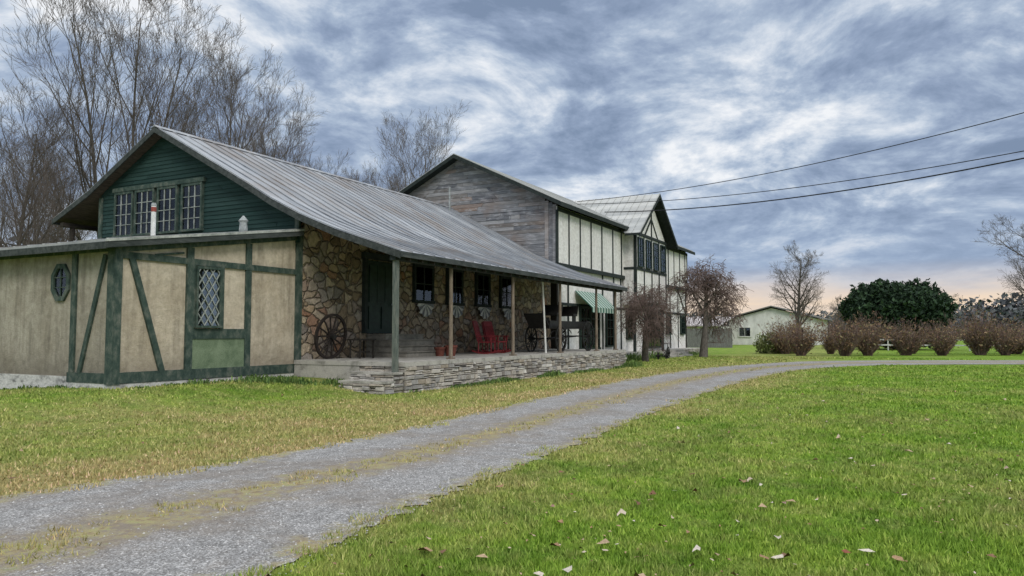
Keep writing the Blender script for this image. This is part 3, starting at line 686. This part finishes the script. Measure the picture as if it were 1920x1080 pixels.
for (xq,zq) in((44.3,7.75),(53.0,7.75)):
    y0=14.25;y1=21.4
    mb.add([(xq,y0,zq),(ap[0],y0,ap[1]),(ap[0],y1,ap[1]),(xq,15.2,zq)],[(0,1,2,3)])
    for k in range(0,15):
        yy=y0+.03+k*.5
        if yy<15.2: pa=(xq,yy,zq)
        else:
            f=(yy-15.2)/(y1-15.2); 
            if f>.98: break
            pa=(xq+(ap[0]-xq)*f,yy,zq+(ap[1]-zq)*f)
        pb=(ap[0],yy,ap[1]); mb.prism([pa,(pa[0],pa[1]+.03,pa[2]),(pa[0],pa[1]+.03,pa[2]+.045),(pa[0],pa[1],pa[2]+.045)],(pb[0]-pa[0],0,pb[2]-pa[2]))
br=build('bay_roof',mb,M['metal2'],H,label='pale grey seamed metal gable roof of the bay')
mb=MB()
for (xq,zq) in((44.3,7.75),(53.0,7.75)):
    mb.prism([(xq,14.24,zq-.02),(ap[0],14.24,ap[1]-.02),(ap[0],14.24,ap[1]-.26),(xq,14.24,zq-.26)],(0,.06,0))
    mb.prism([(xq,14.32,zq-.04),(ap[0],14.32,ap[1]-.04),(ap[0],14.32,ap[1]-.14),(xq,14.32,zq-.14)],(0,.9,0))
build('fascia',mb,M['dark_trim'],br)
mb=MB(); BY=PL('y',14.9)
for u in(45.3,46.95,48.6,50.25,51.88): BY.box(mb,u,u+.12,3.4,7.9,0,.05)
BY.box(mb,45.25,52.05,7.8,7.98,0,.06);BY.box(mb,45.25,52.05,5.6,5.75,0,.055);BY.box(mb,45.25,52.05,3.35,3.55,0,.06)
BY.box(mb,48.58,48.72,7.9,10.3,0,.04); BY.beam(mb,48.65,9.2,47.2,7.95,.12,0,.045);BY.beam(mb,48.65,9.2,50.1,7.95,.12,0,.045)
bx=PL('x',45.3); bx.box(mb,14.88,15.0,3.4,7.9,0,.04);bx.box(mb,15.0,15.66,5.6,5.75,0,.04)
build('timber_framing',mb,M['dark_trim'],H)
for u in(45.7,47.35,49.0,50.65): window(H,BY,u+.05,u+.95,5.85,7.6,2,4,M['door_green'],True,.06,w=.02,bar=.02)
for u in(45.5,51.6):
    mb=MB(); mb.box(u,u+.16,15.0,15.16,.45,3.4); build('bay_support',mb,M['dark_trim'],H)
# ------------------------------------------------------------------ porch things
def wheel_mb(R,ax,c,spokes=14,w=.05,mb=None):
    mb=mb or MB(); mb.ring(c,ax,R,w,.06,44); mb.ring(c,ax,R+.008,w*.8,.01,44)
    axv=Vector(ax).normalized(); t=Vector((0,0,1)) if abs(axv.z)<.9 else Vector((1,0,0)); u=axv.cross(t).normalized(); q=axv.cross(u); c=Vector(c)
    for i in range(spokes):
        an=2*math.pi*i/spokes; d=u*math.cos(an)+q*math.sin(an); mb.tube(c+d*.07,c+d*(R-.04),.026,.02,6)
    mb.tube(c-axv*.13,c+axv*.13,.075,.06,12,True); mb.ring(c,ax,.1,.1,.04,16); return mb
ax=Vector((0,1,.13)); wc=(18.0,15.6,.82+.69)
wl=empty('wagon_wheel',(18.0,15.6,.82),'large dark wooden wagon wheel leaning on the stone wall','wagon wheel')
m1=MB(); m1.ring(wc,ax,.70,.07,.08,48); build('rim',m1,M['wheel_wood'],wl)
m1=MB(); a_=ax.normalized(); u=a_.cross(Vector((0,0,1))).normalized(); q=a_.cross(u); c=Vector(wc)
for i in range(14):
    an=2*math.pi*i/14; d=u*math.cos(an)+q*math.sin(an); m1.tube(c+d*.06,c+d*.64,.03,.024,6)
build('spokes',m1,M['wheel_wood'],wl); m1=MB(); m1.tube(c-a_*.16,c+a_*.12,.085,.1,12,True); build('hub',m1,M['black_iron'],wl)
tb=empty('side_table',(19.0,15.3,.82),'small dark wooden table standing on the porch','table')
m1=MB(); m1.box(18.65,19.45,15.0,15.5,1.38,1.43); build('table_top',m1,M['dark_wood'],tb)
for a in(18.7,19.36):
    for b in(15.04,15.42):
        m1=MB(); m1.prism([(a,b,.82),(a+.045,b,.82),(a+.045,b+.045,.82),(a,b+.045,.82)],(0,0,.56)); build('leg',m1,M['dark_wood'],tb)
m1=MB(); m1.box(18.7,19.4,15.2,15.24,1.0,1.04); build('stretcher',m1,M['dark_wood'],tb)
def rocker(loc,rz,mat,label):
    e=empty('rocking_chair',loc,label,'chair','rocking chairs on the porch'); e.rotation_euler=(0,0,rz)
    def part(nm,m): return build(nm,m,mat,e,local=True)
    m=MB(); m.box(-.3,.3,-.27,.27,.43,.47); part('seat',m)
    m=MB(); 
    for sx in(-.27,.27): m.prism([(sx-.025,.24,.45),(sx+.025,.24,.45),(sx+.025,.29,.45),(sx-.025,.29,.45)],(0,.22,.78))
    for k in range(6): 
        xx=-.2+k*.08; m.prism([(xx-.03,.26,.5),(xx+.03,.26,.5),(xx+.03,.28,.5),(xx-.03,.28,.5)],(0,.17,.6))
    m.prism([(-.3,.42,1.08),(.3,.42,1.08),(.26,.47,1.26),(-.26,.47,1.26)],(0,.03,0)); part('backrest',m)
    for sx in(-.3,.3):
        m=MB(); m.box(sx-.045,sx+.045,-.33,.32,.66,.69); m.box(sx-.02,sx+.02,-.27,-.22,.45,.66); part('armrest',m)
        m=MB()
        for i in range(8):
            a=-.5+i/8;b=-.5+(i+1)/8; fa=.12*(a*2)**2*.9;fb=.12*(b*2)**2*.9
            m.prism([(sx-.02,a,fa),(sx-.02,b,fb),(sx-.02,b,fb+.05),(sx-.02,a,fa+.05)],(.04,0,0))
        part('rocker',m)
        for sy in(-.24,.25): 
            m=MB(); m.tube((sx*.93,sy,.04),(sx*.93,sy,.45),.022,.025,8); part('leg',m)
    return e
rocker((25.2,14.2,.82),.25,M['red_paint'],'dark red wooden rocking chair on the porch')
rocker((26.2,14.3,.82),-.1,M['red_paint'],'dark red wooden rocking chair on the porch')
rocker((27.3,15.0,.82),-.2,M['red_paint'],'dark red wooden rocking chair on the porch')
WY=13.2; DX=-1.35
W=empty('horse_wagon',(30.6+DX,WY,.82),'old black horse drawn wagon parked on the porch','wagon')
for (wx,rr) in((29.9+DX,.56),(32.9+DX,.66)):
    for wy in(WY-.6,WY+.75):
        m1=wheel_mb(rr,(0,1,0),(wx,wy,.82+rr),12); build('wheel',m1,M['black_iron'],W)
m1=MB(); m1.box(29.2+DX,33.6+DX,WY-.4,WY+.5,1.8,1.87); 
for yy in(WY-.42,WY+.48): m1.box(29.2+DX,33.6+DX,yy,yy+.04,1.87,2.12)
m1.box(29.2+DX,29.25+DX,WY-.38,WY+.48,1.87,2.25); m1.box(33.55+DX,33.6+DX,WY-.38,WY+.48,1.87,2.15); m1.prism([(29.2+DX,WY-.4,1.85),(28.7+DX,WY-.4,2.35),(28.7+DX,WY-.4,2.4),(29.2+DX,WY-.4,1.93)],(0,.9,0)); build('wagon_bed',m1,M['black_iron'],W)
for sx in(30.0+DX,31.7+DX):
    m1=MB(); m1.box(sx,sx+.45,WY-.4,WY+.5,2.35,2.45); m1.prism([(sx+.42,WY-.4,2.45),(sx+.47,WY-.4,2.45),(sx+.6,WY-.4,2.8),(sx+.55,WY-.4,2.8)],(0,.9,0))
    for yy in(WY-.35,WY+.4): m1.box(sx+.05,sx+.4,yy,yy+.04,2.1,2.35)
    build('seat',m1,M['black_iron'],W)
m1=MB()
for (wx,rr) in((29.9+DX,.56),(32.9+DX,.66)):
    m1.tube((wx,WY-.6,.82+rr),(wx,WY+.75,.82+rr),.03,.03,8)
    for yy in(WY-.3,WY+.4):
        for k in range(8):
            a=-1+k/4;b=-1+(k+1)/4; m1.tube((wx+a*.45,yy,.95+rr+.2*(1-a*a)),(wx+b*.45,yy,.95+rr+.2*(1-b*b)),.018,.018,5)
m1.tube((29.9+DX,WY,1.4),(32.9+DX,WY,1.47),.035,.035,8); build('undercarriage',m1,M['black_iron'],W)
m1=MB(); m1.tube((29.8+DX,WY-.1,1.38),(28.3+DX,WY-.5,1.0),.03,.025,8);m1.tube((29.8+DX,WY+.2,1.38),(28.3+DX,WY+.6,1.0),.03,.025,8); build('shaft',m1,M['black_iron'],W)
def pot(x,y,z,s,mat,label):
    e=empty('flower_pot',(x,y,z),label,'pot','pots on the porch')
    m=MB(); 
    for a,b,ra,rb in((0,.25,.13,.18),(.25,.31,.2,.2)): m.tube((0,0,a*s),(0,0,b*s),ra*s,rb*s,16,True)
    build('pot',m,mat,e,local=True)
    m=MB(); rr=random.Random(int(x*10))
    for k in range(22):
        a=rr.uniform(0,6.28); m.tube((0,0,.28*s),(math.cos(a)*.16*s,math.sin(a)*.16*s,(.35+rr.random()*.2)*s),.01,.004,4)
    build('plant',m,M['red_twig'],e,local=True)
pot(22.3,14.0,.82,1.2,M['terracotta'],'terracotta pot with a withered plant beside the door steps')
pot(22.0,14.25,.82,1.0,M['terracotta'],'terracotta pot with a withered plant beside the door steps')
e=empty('iron_tricycle',(46.2,13.2,0),'old black iron tricycle ornament on the grass','tricycle')
for (x_,y_,r_) in((45.6,13.1,.22),(45.6,13.6,.22),(46.9,13.35,.38)):
    m1=wheel_mb(r_,(0,1,0),(x_,y_,r_),8,.03); build('wheel',m1,M['black_iron'],e)
m1=MB(); m1.tube((45.6,13.1,.22),(45.6,13.6,.22),.02,.02,6);m1.tube((45.6,13.35,.22),(46.8,13.35,.62),.025,.025,6);m1.tube((46.9,13.35,.38),(46.75,13.35,.95),.02,.02,6);m1.tube((46.75,13.1,.95),(46.75,13.6,.95),.02,.02,6);m1.box(45.85,46.1,13.25,13.45,.5,.56);m1.tube((46,13.35,.35),(46,13.35,.5),.02,.02,6); build('bicycle_frame',m1,M['black_iron'],e)
# ------------------------------------------------------------------ trees
def make_tree(seed,Hh,r0,nb=11,multi=1,up=.10,spread=1.0,droop=0,start=.3,maxl=4,kids=(0,7,5,4)):
    rd=random.Random(seed); T=MB();Cn=MB()
    def rv(s): return Vector((rd.uniform(-s,s),rd.uniform(-s,s),rd.uniform(-s,s)))
    def grow(p,d,Ln,r,lv):
        nseg=([9,6,4,3,2] if not droop else [5,6,7,6,4])[lv]; p=Vector(p); d=d.normalized(); tgt=T if lv<2 else Cn
        pts=[(p.copy(),r)]
        wob=[.05,.11,.15,.2,.28][lv]
        dirs=[]
        for i in range(nseg):
            u_=up*(.3 if lv==0 else 1); 
            if droop and lv>=2: u_=-droop*(.3+1.3*i/nseg)
            d=(d+rv(wob)+Vector((0,0,u_))).normalized(); p=p+d*(Ln/nseg)
            if droop and p.z<.5: p.z=.5
            rn=r*(1-(i+1)/nseg*(.88 if lv<4 else .7)); pts.append((p.copy(),max(rn,.006))); dirs.append(d.copy())
        ns=[8,6,4,3,3][lv]
        for i in range(nseg): tgt.tube(pts[i][0],pts[i+1][0],pts[i][1],pts[i+1][1],ns)
        if lv>=maxl: return
        nk=nb if lv==0 else kids[lv]
        s0=start if lv==0 else .18
        for k in range(nk):
            f=s0+(1-s0)*(k+rd.random()*.8)/nk; f=min(f,.99); i=min(int(f*nseg),nseg-1); fr=f*nseg-i
            bp=pts[i][0].lerp(pts[i+1][0],fr); br=pts[i][1]*(1-fr)+pts[i+1][1]*fr
            an=math.radians(rd.uniform(22,44))*spread; az=rd.uniform(0,6.283)+k*2.4
            dd=dirs[i]; t=Vector((0,0,1)) if abs(dd.z)<.95 else Vector((1,0,0)); a=dd.cross(t).normalized();b=dd.cross(a)
            nd=dd*math.cos(an)+(a*math.cos(az)+b*math.sin(az))*math.sin(an)
            base=([.46,.55,.55,.6] if not droop else [.62,.72,.75,.7])[lv]
            grow(bp,nd,Ln*base*(1.15-.65*f if lv==0 else 1.1-.5*f)*rd.uniform(.8,1.2),max(br*.6,.008),lv+1)
    for q in range(multi):
        a=rd.uniform(0,6.28)+q*6.283/multi; l=0 if multi==1 else rd.uniform(.08,.2)
        grow(Vector((math.cos(a)*.25*(multi>1),math.sin(a)*.25*(multi>1),-.05)),Vector((math.cos(a)*l,math.sin(a)*l,1)),Hh*rd.uniform(.85,1),r0*(1 if multi==1 else .75),0)
    return T,Cn
def treemesh(seed,tw,**k):
    T,Cn=make_tree(seed,**k); out=[]
    for nm,m,mt in(('trunk',T,M['bark']),('crown',Cn,tw)):
        me=bpy.data.meshes.new(nm); me.from_pydata(m.v,[],m.f); me.materials.append(mt); me.polygons.foreach_set("use_smooth",[True]*len(me.polygons)); me.update(); out.append(me)
    return out
V1=treemesh(12,M['twig'],Hh=18,r0=.22,multi=3,nb=15,start=.22,up=.16)
V2=treemesh(23,M['twig'],Hh=18,r0=.25,multi=2,nb=17,start=.22,spread=1.15,up=.16)
V3=treemesh(31,M['twig'],Hh=18,r0=.24,multi=1,nb=18,start=.22,spread=1.15,up=.14,kids=(0,9,6,4))
V4=treemesh(47,M['twig'],Hh=10.5,r0=.26,multi=1,nb=18,start=.16,spread=1.35,up=.07,kids=(0,8,6,5))
def put(V,loc,s,rz,name,label,group=None):
    e=empty(name,loc,label,'tree',group); e.rotation_euler=(0,0,rz); e.scale=(s,s,s)
    for nm,me in zip(('trunk','crown'),V): obj(nm,me,parent=e)
    return e
g='bare trees behind the building'
TT=[(V1,(28,40),1.1,0.3),(V2,(34,39.5),1.0,1.2),(V3,(21.5,39),.74,2.2),(V2,(22,45),.6,4.0),(V3,(31,49),.72,.5),(V1,(50,48),.84,2.0),(V3,(56,48),.92,3.0),(V2,(60,41.5),1.08,5.0),(V1,(62,51),.85,1.0),
(V3,(42,52),.95,4.4),(V1,(20,50),.6,5.5),(V2,(70,52),.95,.9),(V3,(24,31.5),.42,1.4),(V2,(36,60),.85,2.6),(V1,(19,35),.45,3.3),(V3,(46,60),.9,.2),(V3,(38.5,41),1.0,2.9)]
for V,(x,y),s,rz in TT: put(V,(x,y,0),s,rz,'bare_tree','tall leafless grey-barked tree behind the long building',g)
put(V4,(95,11.6,0),1.1,.4,'bare_tree','leafless spreading tree beside the distant white house')
put(V4,(74,-9.6,0),1.1,2.4,'bare_tree','leafless tree at the end of the shrub row')
gd='bare trees near the distant buildings'
put(V4,(122,28,0),.7,3.4,'bare_tree','leafless tree near the distant buildings',gd)
put(V4,(135,10,0),.7,1.4,'bare_tree','leafless tree near the distant buildings',gd)
put(V4,(150,-6,0),.8,5.4,'bare_tree','leafless tree near the distant buildings',gd)
W1=treemesh(61,M['red_twig'],Hh=2.9,r0=.19,multi=2,nb=9,start=.4,spread=1.8,up=.13,droop=.26,kids=(0,7,5,4))
put(W1,(42.3,13.3,0),1.3,.2,'weeping_tree','small leafless weeping tree with reddish twigs by the wall','weeping trees')
put(W1,(50.5,12.4,0),1.9,2.6,'weeping_tree','broad leafless weeping tree with reddish twigs by the wall','weeping trees')
def leaves(n,center,rad,size,seed,lump=.18,shell=.6):
    rs=np.random.RandomState(seed); d=rs.normal(size=(n,3)); d/=np.linalg.norm(d,axis=1)[:,None]
    l=1+lump*(np.sin(d[:,0]*7+seed)+np.sin(d[:,1]*9+2)*.8+np.sin(d[:,2]*8+1)*.7)*.6+lump*.5*np.sin(d[:,0]*19)*np.sin(d[:,1]*17)
    rr=(shell+(1-shell)*rs.rand(n)**.5)*l; p=d*rr[:,None]*np.array(rad)+np.array(center)
    a=rs.normal(size=(n,3));a/=np.linalg.norm(a,axis=1)[:,None];b=np.cross(a,rs.normal(size=(n,3)));b/=np.linalg.norm(b,axis=1)[:,None]
    s=size*(.5+rs.rand(n))[:,None]; return np.stack([p-a*s,p-b*s*.5,p+a*s,p+b*s*.5],1)
Vs=[leaves(9000,(0,0,3.2),(4.6,4.6,3.3),.22,1,.10,.72)]
for k in range(26):
    a=k*2.4; rr=3.7*math.sqrt((k+.5)/26)+.8; zz=3.0+2.7*math.cos(rr/5.2*1.5); Vs.append(leaves(700,(rr*math.cos(a),rr*math.sin(a),zz+random.uniform(-.3,.8)),(1.2,1.2,1.2),.2,k+5,.25,.4))
e=empty('yew_bush',(85,1,0),'large rounded dark evergreen yew behind the shrub row','bush')
Y=np.concatenate(Vs); Y=Y[Y[:,:,2].min(1)>.05]; obj('crown',npmesh('crown',Y,4,M['yew']),parent=e)
m1=MB()
for k in range(7): a=k*.9; m1.tube((math.cos(a)*.3,math.sin(a)*.3,0),(math.cos(a)*1.8,math.sin(a)*1.8,3.4),.16,.05,7)
build('trunk',m1,M['bark'],e,local=True)
def shrub(seed):
    rd=random.Random(seed); m=MB(); tips=[]
    for k in range(150):
        a=rd.uniform(0,6.28); t=rd.random()**.7*.75; d=Vector((math.cos(a)*math.sin(t),math.sin(a)*math.sin(t),math.cos(t))); p=Vector((math.cos(a)*.3*rd.random(),math.sin(a)*.3*rd.random(),0)); Ln=rd.uniform(1.3,2.8)
        for i in range(4):
            q=p+(d+Vector((rd.uniform(-.15,.15),rd.uniform(-.15,.15),.05))).normalized()*Ln/4; m.tube(p,q,.018*(1-i*.2),.018*(1-(i+1)*.2),3); 
            if i>0:
                for _ in range(3): tips.append(p.lerp(q,rd.random())+Vector((rd.gauss(0,.13),rd.gauss(0,.13),rd.gauss(0,.13))))
                for _ in range(2): 
                    s=p.lerp(q,rd.random()); m.tube(s,s+Vector((rd.uniform(-.25,.25),rd.uniform(-.25,.25),rd.uniform(.1,.35))),.008,.004,3)
            p=q
    rs=np.random.RandomState(seed); P=np.array(tips); n=len(P); a=rs.normal(size=(n,3))*.045;b=rs.normal(size=(n,3))*.03
    L_=np.stack([P-a,P-b,P+a,P+b],1)
    me=bpy.data.meshes.new('stems'); me.from_pydata(m.v,[],m.f); me.materials.append(M['red_twig']); return me,npmesh('foliage',L_,4,M['shrub_leaf'])
SH=[shrub(3),shrub(8),shrub(15)]
rd=random.Random(12)
pts=[]
for k in range(9):
    t=k/8; pts.append((58.0+11*t+rd.uniform(-.8,.8),6.6-17.5*t+rd.uniform(-.5,.5),rd.uniform(.9,1.35)))
for k in range(9):
    t=k/8; pts.append((63+11*t+rd.uniform(-.8,.8),8.0-21*t+rd.uniform(-.5,.5),rd.uniform(.8,1.2)))
for x,y,s in pts:
    e=empty('russet_shrub',(x,y,0),'vase-shaped russet deciduous shrub in a row along the lawn','shrub','row of russet shrubs'); e.rotation_euler=(0,0,rd.uniform(0,6)); e.scale=(s,s,s*rd.uniform(.85,1.15))
    a,b=rd.choice(SH); obj('stems',a,parent=e); obj('foliage',b,parent=e)
e=empty('green_bush',(63,9.6,0),'small dull green bush at the end of the shrub row','bush'); Y=np.concatenate([leaves(2500,(0,0,.7),(1.3,1.3,.9),.09,4,.2,.3),leaves(1500,(1.2,-1.0,.5),(1.1,1.1,.7),.09,6,.2,.3)]); obj('crown',npmesh('crown',Y,4,M['bush_leaf']),parent=e)
e=empty('rail_fence',(80,-5,0),'low white rail fence behind the shrubs','fence')
for k in range(14):
    m=MB(); yy=6-k*2.2; m.box(79.95,80.05,yy-.05,yy+.05,0,1.15); build('post',m,M['plain_white'],e)
for zz in(.45,.95):
    m=MB(); m.box(79.9,79.95,-22.7,6.1,zz,zz+.12); build('rail',m,M['plain_white'],e)
def wood(name,pts,seed,label):
    Vs=[]; rs=np.random.RandomState(seed)
    for (x,y,h,w) in pts: Vs.append(leaves(420,(x,y,h*.5),(w,w,h*.52),h*.05+.2,int(rs.randint(999)),.2,.3))
    obj(name,npmesh(name,np.concatenate(Vs),4,M['farwood']),kind='stuff',label=label,category='woodland')
rs=np.random.RandomState(4)
P=[(240+rs.rand()*40,-55+k*1.6+rs.rand()*2,6+5*rs.rand()+max(0,(-15-(-55+k*1.6))*.16),5) for k in range(46)]
P+=[(330,-60+k*5,7+4*rs.rand(),6) for k in range(60)]
wood('distant_woodland',P,3,'distant grey-green woodland along the horizon')
P=[(8+k*3.6+rs.rand()*3,64+rs.rand()*8-k*.2,6+4*rs.rand(),3.4) for k in range(26)]
wood('distant_woodland',P,9,'grey-brown scrub woodland behind the building')
D=empty('white_house',(110,16,0),'low white bungalow with shallow grey roof','house')
m1=MB(); m1.prism([(110,10.8,0),(110,22.4,0),(110,22.4,3.6),(110,16.6,5.1),(110,10.8,3.6)],(16,0,0)); build('wall',m1,M['plain_white'],D)
m1=MB()
for a,b,c,d in((10.1,3.55,16.6,5.3),(23.1,3.55,16.6,5.3)): m1.prism([(109.4,a,b),(109.4,c,d),(109.4,c,d+.15),(109.4,a,b+.15)],(17.2,0,0))
build('roof',m1,M['grey_plank'],D)
DP=PL('x',110); 
for u in(12.5,19.5): window(D,DP,u,u+1.5,1.2,2.4,2,1,M['plain_white'],False,.12)
D=empty('low_shed',(100,26,0),'long low shed with pinkish tin roof behind the fence','shed')
m1=MB(); m1.box(100,108,21.8,34,0,2.6); build('wall',m1,M['plain_white'],D)
m1=MB(); m1.prism([(99.2,21.4,2.5),(109,21.4,3.9),(109,21.4,4.0),(99.2,21.4,2.62)],(0,13,0)); build('roof',m1,M['tin_pale'],D)
F=empty('plank_fence',(86,20,0),'grey weathered vertical plank fence','fence')
m1=MB(); rd=random.Random(8); yy=17.2
while yy<25: m1.box(86,86.03,yy,yy+.17,0,2.15+rd.uniform(-.04,.04)); yy+=.18
build('planks',m1,M['grey_plank'],F); m1=MB(); m1.box(86.035,86.1,17.2,25,.5,.6);m1.box(86.035,86.1,17.2,25,1.6,1.7); build('rail',m1,M['grey_plank'],F)
for i,(a,b,sag,r) in enumerate((((41,17,9.35),(30,-10,10.3),.75,.018),((41,17,9.2),(30,-10,8.55),.75,.018),((41,15.3,8.6),(30,-10,8.5),.8,.028))):
    m1=MB(); a=Vector(a);b=Vector(b); n=40; P=[]
    for k in range(n+1):
        t=k/n; p=a.lerp(b,t); p.z-=sag*4*t*(1-t); P.append(p)
    for k in range(n): m1.tube(P[k],P[k+1],r,r,6)
    build('power_cable',m1,M['cable'],None,loc=a,label='black overhead cable running to the building roof',category='cable',group='overhead cables')
# ------------------------------------------------------------------ world
w=bpy.data.worlds.new('World'); scene.world=w; w.use_nodes=True; t=NT.__new__(NT); t.t=w.node_tree
bg=t.t.nodes['Background']
tc=t.n('ShaderNodeTexCoord').outputs['Generated']; t.pos=tc
sx=t.n('ShaderNodeSeparateXYZ'); t.l(tc,sx.inputs[0]); X_,Y_,Z_=sx.outputs
sundir=Vector((-.55,-.65,.62)).normalized()
sky=t.n('ShaderNodeTexSky'); sky.sky_type='NISHITA'; sky.sun_disc=False; sky.sun_elevation=math.asin(sundir.z); sky.sun_rotation=math.atan2(sundir.x,sundir.y)
zc=t.math('ADD',t.math('MAXIMUM',Z_,0),.24)
cv=t.n('ShaderNodeCombineXYZ'); t.l(t.math('DIVIDE',X_,zc),cv.inputs[0]); t.l(t.math('DIVIDE',Y_,zc),cv.inputs[1]); cv.inputs[2].default_value=1.37
def field(v):
    n1=t.noise(2.3,9,.62,.3,v); n2=t.noise(.95,3,.5,.2,v)
    return t.math('ADD',t.math('MULTIPLY',n1,.55),t.math('MULTIPLY',n2,.45))
v0=cv.outputs[0]; f0=field(v0); f1=field(t.vadd(v0,(-.07,.02,0)))
rel=t.math('SUBTRACT',f0,f1)  # relief term: lit and shaded cloud sides painted into the sky colour
n3=t.noise(11,6,.65,.5,v0)
nn=t.math('ADD',t.math('ADD',f0,t.math('MULTIPLY',rel,.6)),t.math('MULTIPLY',t.math('SUBTRACT',n3,.5),.10))
cl=t.ramp(nn,[(.37,(.21,.28,.41)),(.435,(.30,.38,.53)),(.485,(.42,.51,.65)),(.535,(.63,.70,.80)),(.60,(.92,.94,.97))])
low=t.mr(Z_,.02,.20,0,1,True)
lowc=t.mix(t.mr(X_,.55,.95),(.55,.63,.75),(.32,.42,.60))
cl=t.mix(t.math('ADD',t.math('MULTIPLY',low,.80),.2),lowc,cl)
gl=t.math('MULTIPLY',t.math('MULTIPLY',t.mr(Z_,.0,.02,.6,1,True),t.mr(Z_,.035,.09,1,0,True)),t.mr(X_,.84,.96,0,1,True))
gl=t.math('MULTIPLY',gl,t.mr(t.noise(3,5,.6,0,t.vmul(tc,(1,1,7))),.38,.6,.5,1))
cl=t.mix(gl,cl,(.95,.74,.55))
skyc=t.n('ShaderNodeVectorMath',operation='SCALE'); t.l(sky.outputs[0],skyc.inputs[0]); skyc.inputs['Scale'].default_value=.1
c=t.mix(.95,skyc.outputs[0],cl)
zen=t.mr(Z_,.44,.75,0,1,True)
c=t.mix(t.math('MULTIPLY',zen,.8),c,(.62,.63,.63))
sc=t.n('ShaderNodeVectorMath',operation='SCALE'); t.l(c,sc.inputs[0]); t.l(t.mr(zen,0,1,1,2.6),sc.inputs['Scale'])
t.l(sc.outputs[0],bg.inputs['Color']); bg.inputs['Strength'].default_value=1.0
sl=bpy.data.lights.new('sun','SUN'); sl.energy=1.5; sl.angle=math.radians(18); sl.color=(1,.95,.88); so=bpy.data.objects.new('sun',sl); link(so); so.rotation_euler=sundir.to_track_quat('Z','Y').to_euler(); so.location=(0,0,30)
cd=bpy.data.cameras.new('camera'); cd.sensor_width=36; cd.lens=26.62; cd.clip_end=5000; cd.clip_start=.1
co=bpy.data.objects.new('camera',cd); link(co); co.location=(0,0,1.6); co.rotation_euler=(math.radians(90+3.43),0,math.radians(-62.5)); scene.camera=co
scene.view_settings.view_transform='Standard'; scene.view_settings.look='None'; scene.view_settings.exposure=0
